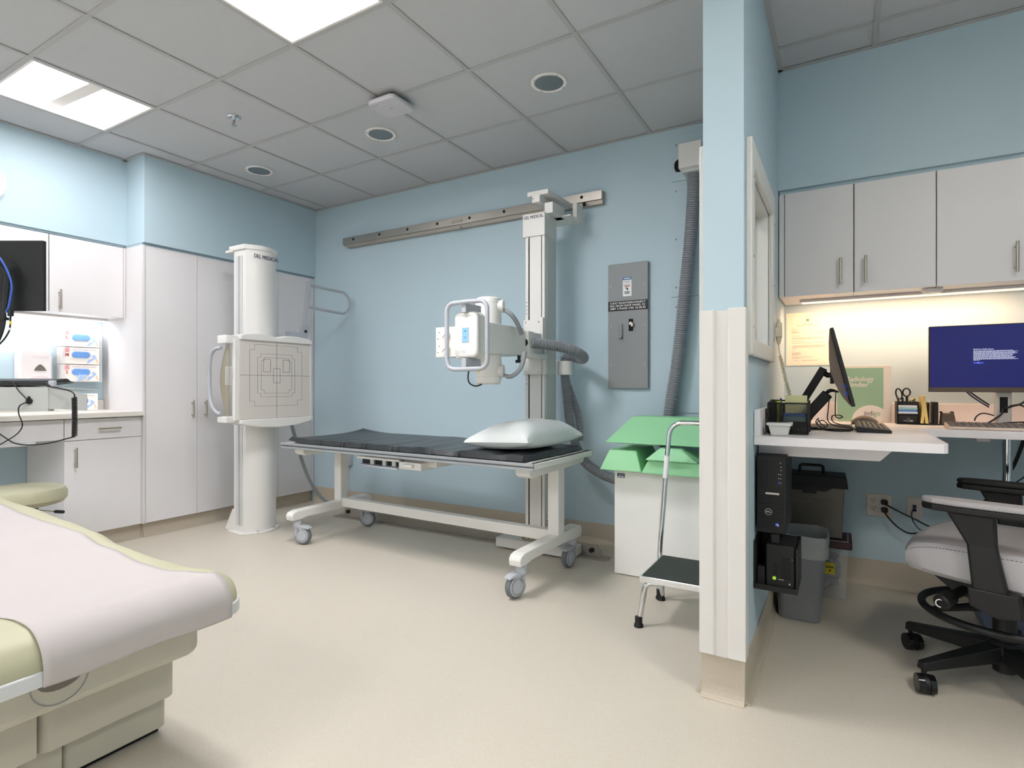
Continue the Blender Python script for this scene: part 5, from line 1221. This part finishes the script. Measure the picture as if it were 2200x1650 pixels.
for k in range(3): tag(ob('pen', MB().tube([(0.302+0.007*k, 3.482, DZ+0.055), (0.298+0.009*k, 3.482, DZ+0.117+0.005*k)], 0.0035, 8), 'black'), ['leftmost', 'middle', 'rightmost'][k] + ' of three thin black pens right of the scissors in the caddy', 'pen', 'pens right of the scissors')
td = thing('tape_dispenser', 'dark tape dispenser between the caddy and the wide keyboard', 'tape dispenser', (0.445, 3.42, DZ))
ob('body', MB().prism([(0.412, DZ+0.001), (0.474, DZ+0.001), (0.466, DZ+0.052), (0.460, DZ+0.060), (0.417, DZ+0.058)], 'y', 3.40, 3.46), 'mon_back', td, bev=0.004)
ob('cutter', MB().box((0.414, 3.400, DZ+0.058), (0.420, 3.46, DZ+0.066)).box((0.456, 3.400, DZ+0.058), (0.464, 3.46, DZ+0.066)), 'black', td)

# mesh organiser near the partition
mo2 = thing('mesh_organizer', 'black mesh desk organizer at the partition end of the desk', 'organizer', (-0.18, 2.52, DZ))
o0, o1, oy = -0.254, -0.114, 2.452
rim = MB()
for p, q in (((o0, oy, DZ+0.004), (o0, oy, DZ+0.122)), ((o1, oy, DZ+0.004), (o1, oy, DZ+0.122)), ((o0, oy, DZ+0.122), (o1, oy, DZ+0.122)), ((o0, oy, DZ+0.004), (o1, oy, DZ+0.004)), ((o0, oy+0.14, DZ+0.004), (o0, oy+0.14, DZ+0.13)), ((o1, oy+0.14, DZ+0.004), (o1, oy+0.14, DZ+0.13)), ((o0, oy+0.14, DZ+0.13), (o1, oy+0.14, DZ+0.13)), ((o0, oy, DZ+0.122), (o0, oy+0.14, DZ+0.13)), ((o1, oy, DZ+0.122), (o1, oy+0.14, DZ+0.13)), ((-0.208, oy, DZ+0.004), (-0.208, oy, DZ+0.122))): rim.tube([p, q], 0.0035, 8)
ob('frame', rim, 'black', mo2)
ms_ = MB()
n_ = 26
for k in range(-14, n_+1):
    for sgn in (1, -1):
        # diagonal wires clipped to the front face
        x0_ = o0 + (o1-o0)*k/n_ if sgn > 0 else o1 - (o1-o0)*k/n_
        a_ = (x0_, DZ+0.004); e_ = (x0_+sgn*0.118*0.62, DZ+0.122)
        t0, t1 = 0.0, 1.0
        for lim, s_ in ((o0, 1), (o1, -1)):
            pa, pe = (a_[0]-lim)*s_, (e_[0]-lim)*s_
            if pa < 0 and pe < 0: t1 = -1
            elif pa < 0: t0 = max(t0, pa/(pa-pe))
            elif pe < 0: t1 = min(t1, pa/(pa-pe))
        if t1 > t0:
            P_ = lambda t_: (a_[0]+(e_[0]-a_[0])*t_, oy, a_[1]+(e_[1]-a_[1])*t_)
            ms_.tube([P_(t0), P_(t1)], 0.0009, 4, caps=False)
tag(ob('mesh_front', ms_, 'black', mo2), kind='stuff')
ob('drawer_front', MB().box((o0+0.004, oy+0.002, DZ+0.006), (o1-0.004, oy+0.006, DZ+0.048)), 'black_soft', mo2)
ob('side_panel', MB().box((o0, oy+0.002, DZ+0.004), (o0+0.002, oy+0.14, DZ+0.122)).box((o1-0.002, oy+0.002, DZ+0.004), (o1, oy+0.14, DZ+0.122)).box((-0.209, oy+0.008, DZ+0.004), (-0.207, oy+0.14, DZ+0.118)).box((o0, oy+0.138, DZ+0.004), (o1, oy+0.14, DZ+0.12)).box((-0.206, oy+0.008, DZ+0.049), (o1-0.003, oy+0.136, DZ+0.051)).box((o0+0.003, oy+0.006, DZ+0.002), (o1-0.003, oy+0.138, DZ+0.004)), 'black_soft', mo2)
b = MB(); rn = random.Random(21)
for k in range(22): x = -0.178+rn.random()*0.055; z = DZ+0.014+rn.random()*0.016; b.box((x, oy+0.0012, z), (x+0.004, oy+0.0018, z+0.001))
ob('drawer_clips', b, 'silver', mo2)
for m_, z, h_, lb in (('note_teal', 0.0512, 0.018, 'pale teal note block, lowest in the mesh organizer'), ('note_blue', 0.0694, 0.012, 'blue note block in the mesh organizer')):
    tag(ob('sticky_notes', MB().box((-0.201, oy+0.012, DZ+z), (-0.122, oy+0.085, DZ+z+h_)), m_, bev=0.0006), lb, 'sticky notes', 'note blocks in the mesh organizer')
tag(ob('sticky_notes', MB().box((-0.201, oy+0.096, DZ+0.0512), (-0.122, oy+0.130, DZ+0.152)), 'note_yellow', bev=0.0006), 'tall pale yellow note pad at the back of the mesh organizer', 'sticky notes')
tag(ob('highlighter', MB().tube([(-0.218, oy+0.02, DZ+0.0055), (-0.218, oy+0.02, DZ+0.115), (-0.218, oy+0.02, DZ+0.1155), (-0.218, oy+0.02, DZ+0.131)], [0.006, 0.0062, 0.0078, 0.0078], 12), 'lime'), 'fluorescent yellow highlighter in the mesh organizer', 'highlighter')
for k, (x, h_) in enumerate(((-0.245, 0.137), (-0.236, 0.136), (-0.230, 0.128))): tag(ob('pen', MB().tube([(x, oy+0.03+0.01*k, DZ+0.0055), (x, oy+0.03+0.01*k, DZ+h_-0.006), (x, oy+0.03+0.01*k, DZ+h_)], [0.0042, 0.0042, 0.002], 8), 'black'), ['leftmost', 'middle', 'rightmost'][k] + ' of three black pens left of the highlighter in the mesh organizer', 'pen', 'pens left of the highlighter')
tag(ob('pen', MB().tube([(-0.2115, oy+0.042, DZ+0.0055), (-0.2115, oy+0.042, DZ+0.142)], 0.0035, 8), 'navy_cable'), 'dark blue pen right behind the yellow highlighter', 'pen')
wc = thing('white_cup', 'small white tapered square cup in front of the mesh organizer', 'cup', (-0.205, 2.38, DZ))
ob('bowl', MB().frustum((-0.235, 2.36), (-0.178, 2.405), DZ+0.001, (-0.245, 2.350), (-0.168, 2.415), DZ+0.044), 'frame_white', wc, bev=0.004)
ob('lip', MB().box((-0.249, 2.346, DZ+0.040), (-0.164, 2.352, DZ+0.049)).box((-0.249, 2.414, DZ+0.040), (-0.164, 2.419, DZ+0.049)).box((-0.249, 2.352, DZ+0.040), (-0.244, 2.414, DZ+0.049)).box((-0.169, 2.352, DZ+0.040), (-0.164, 2.414, DZ+0.049)), 'frame_white', wc, bev=0.002)

# ---------------------------------------------------------------- under the desk
pc = thing('computer', 'small black desktop computer mounted on the partition under the desk', 'computer', (-0.235, 2.45, 0.53))
p0, p1, py, pz0, pz1 = -0.281, -0.181, 2.322, 0.535, 0.826
ob('case', MB().box((p0, py+0.012, pz0), (p1, py+0.30, pz1)), 'black', pc, bev=0.003)
ob('front_bezel', MB().box((p0, py+0.004, pz0), (p1, py+0.012, pz1)), 'black_soft', pc, bev=0.003)
gr = MB()
def vent(x0_, x1_, z0_, z1_, n):
    for k in range(n):
        z = z0_ + (z1_-z0_)*k/n
        gr.add([(x0_, py+0.002, z), (x1_, py+0.002, z+0.012), (x1_, py+0.002, z+0.0165), (x0_, py+0.002, z+0.0045), (x0_, py+0.005, z), (x1_, py+0.005, z+0.012), (x1_, py+0.005, z+0.0165), (x0_, py+0.005, z+0.0045)],
               [(0,1,2,3),(7,6,5,4),(0,4,5,1),(1,5,6,2),(2,6,7,3),(3,7,4,0)])
vent(p0+0.006, p0+0.030, 0.695, 0.805, 12); vent(p0+0.006, p1-0.006, 0.545, 0.675, 14)
ob('vent_grille', gr, 'black', pc)
ob('port_panel', MB().box((p0+0.036, py+0.001, 0.700), (p1-0.008, py+0.005, 0.818)), 'black', pc)
b = MB()
for x, z in ((-0.200, 0.800), (-0.198, 0.785), (-0.198, 0.773), (-0.206, 0.757), (-0.199, 0.757), (-0.206, 0.742), (-0.199, 0.741), (-0.199, 0.725)): b.box((x, py+0.0004, z), (x+0.003, py+0.0012, z+0.003))
ob('port_print', b, 'silver', pc)
ob('usb_port', MB().box((-0.2065, py+0.0003, 0.722), (-0.203, py+0.0012, 0.733)), 'blue_usb', pc)
ob('asset_tag', MB().box((-0.250, py+0.001, 0.681), (-0.203, py+0.004, 0.688)), 'silver', pc)
ob('logo_ring', MB().tube([(-0.240+0.0115*math.cos(R(a_)), py+0.001, 0.615+0.0115*math.sin(R(a_))) for a_ in range(0, 360, 15)], 0.0009, 6, closed=True), 'silver', pc)
ob('logo_disc', MB().cyl((-0.240, py+0.0012, 0.615), (-0.240, py+0.003, 0.615), 0.0115, n=24), 'black', pc)
txt('lettering', 'DELL', 0.0085, (-0.240, py+0.001, 0.615), *FY, 'silver', pc, align='CENTER', bold=0.0002, width=0.017)
stk = ob('sticker', MB().box((-0.216, py+0.001, 0.562), (-0.204, py+0.0025, 0.576)), 'blue_usb', pc)
ob('sticker_print', MB().box((-0.2145, py+0.0004, 0.568), (-0.2055, py+0.0012, 0.5705)).box((-0.208, py+0.0004, 0.563), (-0.205, py+0.0012, 0.566)), 'print_white', stk)

up = thing('ups_holder', 'open black wall bracket tray on the partition under the computer', 'bracket', (-0.21, 2.40, 0.33))
ob('tray', MB().box((-0.286, 2.30, 0.325), (-0.140, 2.52, 0.332)).box((-0.288, 2.30, 0.325), (-0.282, 2.52, 0.505)).box((-0.146, 2.30, 0.332), (-0.140, 2.52, 0.490)).box((-0.288, 2.513, 0.332), (-0.140, 2.52, 0.49)), 'black', up)
ob('front_lip', MB().box((-0.286, 2.297, 0.325), (-0.140, 2.303, 0.345)), 'black', up)
us = thing('power_supply', 'black vented power unit with a lime dot in the wall tray', 'power unit', (-0.19, 2.40, 0.334))
ob('case', MB().box((-0.247, 2.312, 0.3335), (-0.150, 2.50, 0.495)), 'black_soft', us, bev=0.004)
b = MB()
for k in range(9): b.box((-0.195, 2.3105, 0.375+k*0.009), (-0.163, 2.3125, 0.379+k*0.009))
for k in range(5): b.box((-0.222, 2.3105, 0.385+k*0.009), (-0.205, 2.3125, 0.389+k*0.009))
ob('vent', b, 'hole', us)
ob('power_button', MB().cyl((-0.2185, 2.309, 0.372), (-0.2185, 2.312, 0.372), 0.0062, n=20), 'green_dot', us)
ob('led', MB().box((-0.160, 2.311, 0.447), (-0.157, 2.312, 0.449)), 'green_dot', us)
ob('marking', MB().box((-0.205, 2.311, 0.368), (-0.187, 2.312, 0.370)).cyl((-0.167, 2.311, 0.356), (-0.167, 2.312, 0.356), 0.003, n=10), 'silver', us)
ad = ob('power_adapter', MB().box((-0.279, 2.32, 0.3335), (-0.252, 2.36, 0.405)), 'black_soft', bev=0.003)
tag(ad, 'black power adapter block at the left in the wall tray', 'adapter')
ad2 = ob('power_adapter', MB().box((-0.232, 2.33, 0.4965), (-0.203, 2.37, 0.532)), 'black_soft', bev=0.003)
tag(ad2, 'small black adapter block on top of the power unit', 'adapter')

# waste bin with clear liner
wbn = thing('waste_bin', 'grey plastic waste bin with a clear liner under the desk', 'bin', (-0.165, 3.04, 0))
def bin_ring(z, x0_, x1_, y0_, y1_, r_): return [(x, y, z) for x, y in rrect(x0_, y0_, x1_, y1_, r_, 6)]
def bin_wall(rings):
    mb = MB(); n = len(rings[0]); vs = [p for r_ in rings for p in r_]
    mb.add(vs, [(i*n+k, i*n+(k+1) % n, (i+1)*n+(k+1) % n, (i+1)*n+k) for i in range(len(rings)-1) for k in range(n)], True); return mb
rA = bin_ring(0.0015, -0.262, -0.085, 2.925, 3.14, 0.04); rB = bin_ring(0.372, -0.273, -0.058, 2.900, 3.17, 0.045); rC = bin_ring(0.372, -0.269, -0.062, 2.904, 3.166, 0.042); rD = bin_ring(0.012, -0.258, -0.089, 2.929, 3.136, 0.037)
bo = bin_wall([rA, rB, rC, rD]); n_ = len(rA)
bo.add(rA, [tuple(range(n_))[::-1]]); bo.add(rD, [tuple(range(n_))])
ob('body', bo, 'bin_grey', wbn)
rn = random.Random(4)
def wav(r_, amp): return [(x+rn.uniform(-amp, amp), y+rn.uniform(-amp, amp), z+rn.uniform(-amp, amp)) for x, y, z in r_]
li = bin_wall([wav(bin_ring(0.300, -0.276, -0.055, 2.896, 3.173, 0.045), 0.003), wav(bin_ring(0.335, -0.279, -0.051, 2.893, 3.177, 0.045), 0.002), wav(bin_ring(0.380, -0.277, -0.054, 2.896, 3.174, 0.045), 0.0015), wav(bin_ring(0.398, -0.270, -0.060, 2.903, 3.168, 0.042), 0.004), wav(bin_ring(0.360, -0.265, -0.066, 2.908, 3.162, 0.04), 0.002), wav(bin_ring(0.20, -0.258, -0.074, 2.918, 3.150, 0.04), 0.003)])
ob('liner', li, 'liner', wbn)

# file box with black lid standing on a clear container with a dark red lid
fb = thing('file_box', 'smoky file box with a black handled lid behind the bin', 'file box', (-0.12, 3.42, 0.30))
ob('body', MB().frustum((-0.235, 3.335), (0.000, 3.50), 0.305, (-0.262, 3.325), (0.012, 3.51), 0.572), 'smoke_plastic', fb, bev=0.006)
ob('front_panel', MB().frustum((-0.20, 3.329), (-0.045, 3.337), 0.33, (-0.215, 3.3205, ), (-0.040, 3.330), 0.50), 'smoke_plastic', fb)
ob('lid', MB().frustum((-0.275, 3.312), (0.028, 3.522), 0.565, (-0.265, 3.325), (0.016, 3.51), 0.625), 'black', fb, bev=0.004)
ob('lid_skirt', MB().prism([(-0.275, 0.566), (-0.262, 0.566), (-0.245, 0.556), (-0.23, 0.545), (-0.075, 0.545), (-0.055, 0.556), (-0.040, 0.566)], 'y', 3.312, 3.324), 'black', fb)
ob('latch', MB().box((-0.178, 3.306, 0.532), (-0.115, 3.314, 0.580)), 'black', fb, bev=0.002)
ob('handle', MB().tube([(-0.198, 3.41, 0.622), (-0.196, 3.41, 0.662), (-0.188, 3.41, 0.668), (-0.095, 3.41, 0.668), (-0.087, 3.41, 0.662), (-0.085, 3.41, 0.622)], 0.0075, 8), 'black', fb)
sc_ = thing('biohazard_container', 'clear container with dark red lid and yellow biohazard label', 'container', (-0.09, 3.40, 0))
ob('body', MB().frustum((-0.225, 3.315), (0.016, 3.52), 0.002, (-0.235, 3.305), (0.030, 3.53), 0.262), 'clear_plastic', sc_, bev=0.004)
ob('lid', MB().box((-0.240, 3.295, 0.262), (0.045, 3.538, 0.298)), 'dark_red', sc_, bev=0.006)
ob('lid_frame', MB().box((-0.21, 3.305, 0.298), (0.03, 3.312, 0.303)).box((0.022, 3.312, 0.298), (0.03, 3.52, 0.303)), 'panel_grey', sc_)
def crum(u, v):
    a_ = 2*math.pi*u; b_ = math.pi*v
    r_ = 1 + 0.12*math.sin(5*a_+3*b_) + 0.10*math.sin(9*b_-2*a_)
    return (-0.10+0.095*r_*math.sin(b_)*math.cos(a_), 3.415+0.075*r_*math.sin(b_)*math.sin(a_), 0.125-0.105*r_*math.cos(b_)*0.95)
ob('contents', MB().grid(crum, 24, 14, False), 'panel_grey', sc_)
lbp = ob('label', MB().box((-0.076, 3.303, 0.128), (-0.032, 3.3055, 0.185)), 'yellow', sc_)
ob('label_print', MB().box((-0.073, 3.3020, 0.168), (-0.035, 3.3031, 0.170)).box((-0.072, 3.3020, 0.160), (-0.036, 3.3031, 0.164)).prism([(-0.061, 0.150), (-0.047, 0.150), (-0.054, 0.138)], 'y', 3.3020, 3.3031), 'print_black', lbp)

# outlets
def plate(label, x0_, x1_, z0_, z1_):
    t = thing('wall_outlet', label, 'outlet', ((x0_+x1_)/2, YB, z0_), group='outlets under the booth desk')
    ob('plate', MB().box((x0_, YB-0.006, z0_), (x1_, YB-0.0005, z1_)), 'outlet', t, bev=0.0015)
    return t
t = plate('double power outlet plate with two black plugs under the desk', 0.117, 0.231, 0.384, 0.504)
for zc in (0.468, 0.426):
    rc = ob('receptacle', MB().cyl((0.148, YB-0.008, zc), (0.148, YB-0.006, zc), 0.0165, n=24), 'outlet', t)
    ob('slot', MB().box((0.139, YB-0.0085, zc), (0.1415, YB-0.0078, zc+0.009)).box((0.154, YB-0.0085, zc), (0.1565, YB-0.0078, zc+0.009)).cyl((0.148, YB-0.0085, zc-0.008), (0.148, YB-0.0078, zc-0.008), 0.0028, n=8), 'hole', rc)
    rc = ob('receptacle', MB().cyl((0.198, YB-0.008, zc), (0.198, YB-0.006, zc), 0.0165, n=24), 'outlet', t)
for k, zc in enumerate((0.466, 0.424)):
    pts = [(0.196, YB-0.04, zc-0.004), (0.215, YB-0.05, zc-0.015), (0.27, YB-0.06, zc-0.042), (0.33, YB-0.07, 0.398), (0.39, YB-0.09, 0.372), (0.45, YB-0.10, 0.375), (0.53, YB-0.10, 0.44), (0.62, YB-0.12, 0.55), (0.70, YB-0.14, 0.70), (0.74, YB-0.15, 0.84), (0.745, YB-0.15, 0.868)] if k == 0 else [(0.195, YB-0.04, zc-0.006), (0.21, YB-0.05, zc-0.03), (0.245, YB-0.06, 0.355), (0.285, YB-0.065, 0.328), (0.32, YB-0.075, 0.326), (0.38, YB-0.09, 0.352), (0.45, YB-0.11, 0.392), (0.53, YB-0.11, 0.455), (0.62, YB-0.13, 0.565), (0.69, YB-0.15, 0.70), (0.73, YB-0.16, 0.84), (0.735, YB-0.16, 0.868)]
    pc_ = thing('plug_in_cable', 'black power cord from the upper plug of the double outlet' if k == 0 else 'black power cord sagging from the lower plug of the double outlet', 'cord', (0.196, YB-0.03, zc))
    ob('plug', MB().prism(rrect(0.181, zc-0.013, 0.212, zc+0.012, 0.008), 'y', YB-0.036, YB-0.009), 'black', pc_, bev=0.003)
    ob('cord', MB().tube(spline(pts, 8), 0.0042, 8), 'black', pc_)
t = plate('single data outlet plate with a dark blue network cable', 0.297, 0.364, 0.393, 0.502)
ob('label_slot', MB().box((0.308, YB-0.007, 0.480), (0.353, YB-0.0058, 0.494)), 'frame_white', t)
ob('jack', MB().box((0.323, YB-0.0075, 0.447), (0.338, YB-0.0058, 0.462)).box((0.323, YB-0.0075, 0.428), (0.338, YB-0.0058, 0.442)), 'hole', t)
nc = thing('network_cable', 'dark blue network cable arching from the data outlet', 'cable', (0.33, YB-0.03, 0.42))
ob('plug', MB().box((0.325, YB-0.030, 0.448), (0.336, YB-0.008, 0.460)), 'navy_cable', nc, bev=0.002)
ob('cord', MB().tube(spline([(0.330, YB-0.030, 0.453), (0.322, YB-0.045, 0.447), (0.314, YB-0.05, 0.42), (0.320, YB-0.055, 0.385), (0.345, YB-0.07, 0.350), (0.385, YB-0.085, 0.345), (0.45, YB-0.095, 0.395), (0.53, YB-0.095, 0.452), (0.62, YB-0.11, 0.54), (0.72, YB-0.13, 0.64), (0.82, YB-0.14, 0.74), (0.90, YB-0.14, 0.82), (0.94, YB-0.14, 0.868)], 8), 0.0032, 8), 'navy_cable', nc)

# blue-grey tub behind the chair
rb = thing('storage_tub', 'blue grey tub on the floor behind the office chair', 'tub', (0.72, 3.23, 0))
ob('body', MB().frustum((0.545, 3.10), (0.88, 3.40), 0.002, (0.475, 3.06), (0.95, 3.44), 0.215), 'recycle_blue', rb, bev=0.006)
ob('rim', MB().box((0.463, 3.05, 0.215), (0.962, 3.45, 0.232)), 'recycle_blue', rb, bev=0.004)

# ---------------------------------------------------------------- drafting chair
ch = thing('office_chair', 'grey leather office stool chair with black arms and foot ring', 'chair', (0.510, 2.670, 0), R(-18), local=True)
# local: the chair faces -X
def seat_fn(u, v, top):
    a_ = 2*u-1; b_ = 2*v-1
    k_ = 1-0.10*(a_*b_)**2; x = 0.276*a_*k_ + 0.002; y = 0.268*b_*k_
    ra = max(0.0, 1-abs(a_)**14)**0.5; rb_ = max(0.0, 1-abs(b_)**14)**0.5
    wf = 0.030*max(0, (-a_-0.35)/0.65)**2
    if top: return (x, y, 0.514 - wf + (0.030*ra*rb_) - 0.006*math.exp(-(a_*a_+b_*b_)*2))
    return (x, y, 0.438 + wf*0.3 - 0.022*min(ra, rb_) - 0.022*(a_*0.5+0.5))
ob('seat', MB().grid(lambda u, v: seat_fn(u, v, True), 36, 36).grid(lambda u, v: seat_fn(u, v, False), 36, 36).add(
    [p for u in [i/36 for i in range(37)] for p in (seat_fn(u, 0, True), seat_fn(u, 0, False))], [(2*i, 2*i+2, 2*i+3, 2*i+1) for i in range(36)], True).add(
    [p for u in [i/36 for i in range(37)] for p in (seat_fn(u, 1, True), seat_fn(u, 1, False))], [(2*i, 2*i+2, 2*i+3, 2*i+1) for i in range(36)], True).add(
    [p for u in [i/36 for i in range(37)] for p in (seat_fn(0, u, True), seat_fn(0, u, False))], [(2*i, 2*i+2, 2*i+3, 2*i+1) for i in range(36)], True).add(
    [p for u in [i/36 for i in range(37)] for p in (seat_fn(1, u, True), seat_fn(1, u, False))], [(2*i, 2*i+2, 2*i+3, 2*i+1) for i in range(36)], True), 'leather_grey', ch)
b = MB()
for k in range(44):
    u = 0.04 + 0.92*k/44; p = seat_fn(u, 0.012, True); q = seat_fn(u+0.012, 0.012, True)
    b.tube([(p[0], p[1]-0.002, p[2]-0.008), (q[0], q[1]-0.002, q[2]-0.008)], 0.0012, 4)
ob('stitching', b, 'stitch', ch)
ob('mechanism', MB().box((-0.14, -0.10, 0.360), (0.16, 0.10, 0.412)).prism([(-0.19, 0.405), (0.14, 0.405), (0.12, 0.34), (-0.02, 0.32), (-0.12, 0.35)], 'y', -0.165, -0.12).prism([(-0.19, 0.405), (0.14, 0.405), (0.12, 0.34), (-0.02, 0.32), (-0.12, 0.35)], 'y', 0.12, 0.165), 'black', ch, bev=0.006)
kn = ob('tension_knob', MB().tube([(-0.075, -0.12, 0.370), (-0.110, -0.215, 0.352), (-0.116, -0.235, 0.348), (-0.130, -0.285, 0.338), (-0.132, -0.290, 0.337)], [0.018, 0.016, 0.026, 0.027, 0.022], 18), 'black', ch)
ob('knob_mark', MB().tube([(-0.1325+0.013*math.cos(R(a_)), -0.2925, 0.3365+0.013*math.sin(R(a_))) for a_ in range(0, 300, 20)], 0.0018, 6), 'print_white', kn)
for s_ in (-1, 1):
    ar = ob('arm_post', MB().add([(-0.040, s_*0.315, 0.375), (0.055, s_*0.315, 0.375), (0.055, s_*0.270, 0.375), (-0.040, s_*0.270, 0.375), (-0.060, s_*0.305, 0.56), (0.020, s_*0.305, 0.56), (0.020, s_*0.275, 0.56), (-0.060, s_*0.275, 0.56), (-0.115, s_*0.312, 0.665), (0.015, s_*0.312, 0.665), (0.015, s_*0.268, 0.665), (-0.115, s_*0.268, 0.665)],
        [(3,2,1,0),(8,9,10,11),(0,1,5,4),(1,2,6,5),(2,3,7,6),(3,0,4,7),(4,5,9,8),(5,6,10,9),(6,7,11,10),(7,4,8,11)]), 'black', ch, bev=0.008)
    ob('arm_foot', MB().prism([(-0.055, 0.42), (0.075, 0.42), (0.085, 0.345), (0.02, 0.335), (-0.05, 0.36)], 'y', s_*0.318, s_*0.265).box((-0.03, s_*0.27, 0.35), (0.06, s_*0.10, 0.375)), 'black', ar, bev=0.005)
    pad = [(-0.190, 0.276), (-0.182, 0.302), (-0.150, 0.322), (-0.08, 0.332), (0.12, 0.326), (0.150, 0.308), (0.150, 0.260), (0.12, 0.248), (-0.10, 0.250), (-0.165, 0.258)]
    pad = [(x, s_*y) for x, y in pad]
    ob('arm_plate', MB().prism(pad, 'z', 0.662, 0.684), 'black', ch, bev=0.006)
    ob('arm_pad', MB().prism(pad, 'z', 0.684, 0.704), 'leather_grey' if s_ < 0 else 'black_soft', ch, bev=0.008, seg=3)
ob('back_upright', MB().tube(spline([(0.10, 0, 0.385), (0.24, 0, 0.38), (0.32, 0, 0.43), (0.345, 0, 0.60), (0.355, 0, 0.85)], 6), 0.020, 10), 'black', ch)
ob('backrest', MB().grid(lambda u, v: (0.300 + 0.05*(2*u-1)**2*-1 + 0.035*v, 0.235*(2*u-1)*(1-0.12*(2*v-1)**4), 0.62 + 0.46*v), 18, 18).grid(lambda u, v: (0.338 + 0.05*(2*u-1)**2*-1 + 0.035*v, 0.235*(2*u-1)*(1-0.12*(2*v-1)**4), 0.62 + 0.46*v), 18, 18), 'leather_grey', ch)
ob('gas_lift', MB().cyl((0, 0, 0.165), (0, 0, 0.36), 0.027, n=20).cyl((0, 0, 0.055), (0, 0, 0.27), 0.035, n=24), 'black', ch)
ring_ = [(0.245*math.cos(R(a_)), 0.245*math.sin(R(a_)), 0.262) for a_ in range(0, 360, 10)]
fr_ = ob('foot_ring', MB().tube(ring_, 0.0135, 12, closed=True), 'black', ch)
for a_ in (100, 220, 340):
    q = Vector((math.cos(R(a_)), math.sin(R(a_)), 0))
    ob('ring_spoke', MB().tube([q*0.03+Vector((0, 0, 0.285)), q*0.12+Vector((0, 0, 0.28)), q*0.245+Vector((0, 0, 0.265))], [0.020, 0.014, 0.010], 8), 'black', fr_)
ob('ring_hub', MB().cyl((0, 0, 0.255), (0, 0, 0.305), 0.048, n=24), 'black', fr_)
ob('base_hub', MB().lathe([(0.0, 0.085), (0.045, 0.085), (0.055, 0.10), (0.055, 0.15), (0.042, 0.168), (0.0, 0.168)], (0, 0, 0), 24), 'black', ch)
for k in range(5):
    a_ = R(145+18+72*k); q = Vector((math.cos(a_), math.sin(a_), 0)); s_ = Vector((-q.y, q.x, 0))
    def pt(r_, w_, z): return q*r_ + s_*w_ + Vector((0, 0, z))
    lg = ob('base_leg', MB().add([pt(0.03, -0.034, 0.10), pt(0.03, 0.034, 0.10), pt(0.03, 0.030, 0.158), pt(0.03, -0.030, 0.158), pt(0.335, -0.020, 0.078), pt(0.335, 0.020, 0.078), pt(0.335, 0.014, 0.108), pt(0.335, -0.014, 0.108)], [(0,1,2,3),(7,6,5,4),(0,4,5,1),(1,5,6,2),(2,6,7,3),(3,7,4,0)]), 'black', ch, bev=0.005)
    w_ang = a_ + R([60, -25, 80, 20, 140][k]); wd = Vector((math.cos(w_ang), math.sin(w_ang), 0)); c_ = q*0.323 + Vector((0, 0, 0.0345)) + Vector((-wd.y, wd.x, 0))*0.014
    cs = ob('caster', MB().cyl(q*0.323+Vector((0, 0, 0.045)), q*0.323+Vector((0, 0, 0.085)), 0.008, n=10).cyl(c_-wd*0.008, c_+wd*0.008, 0.031, n=20), 'black', lg)
    for sd in (-1, 1):
        ob('wheel', MB().cyl(c_+wd*sd*0.009, c_+wd*sd*0.027, 0.0340, 0.0320, n=28), 'black_gloss', cs)
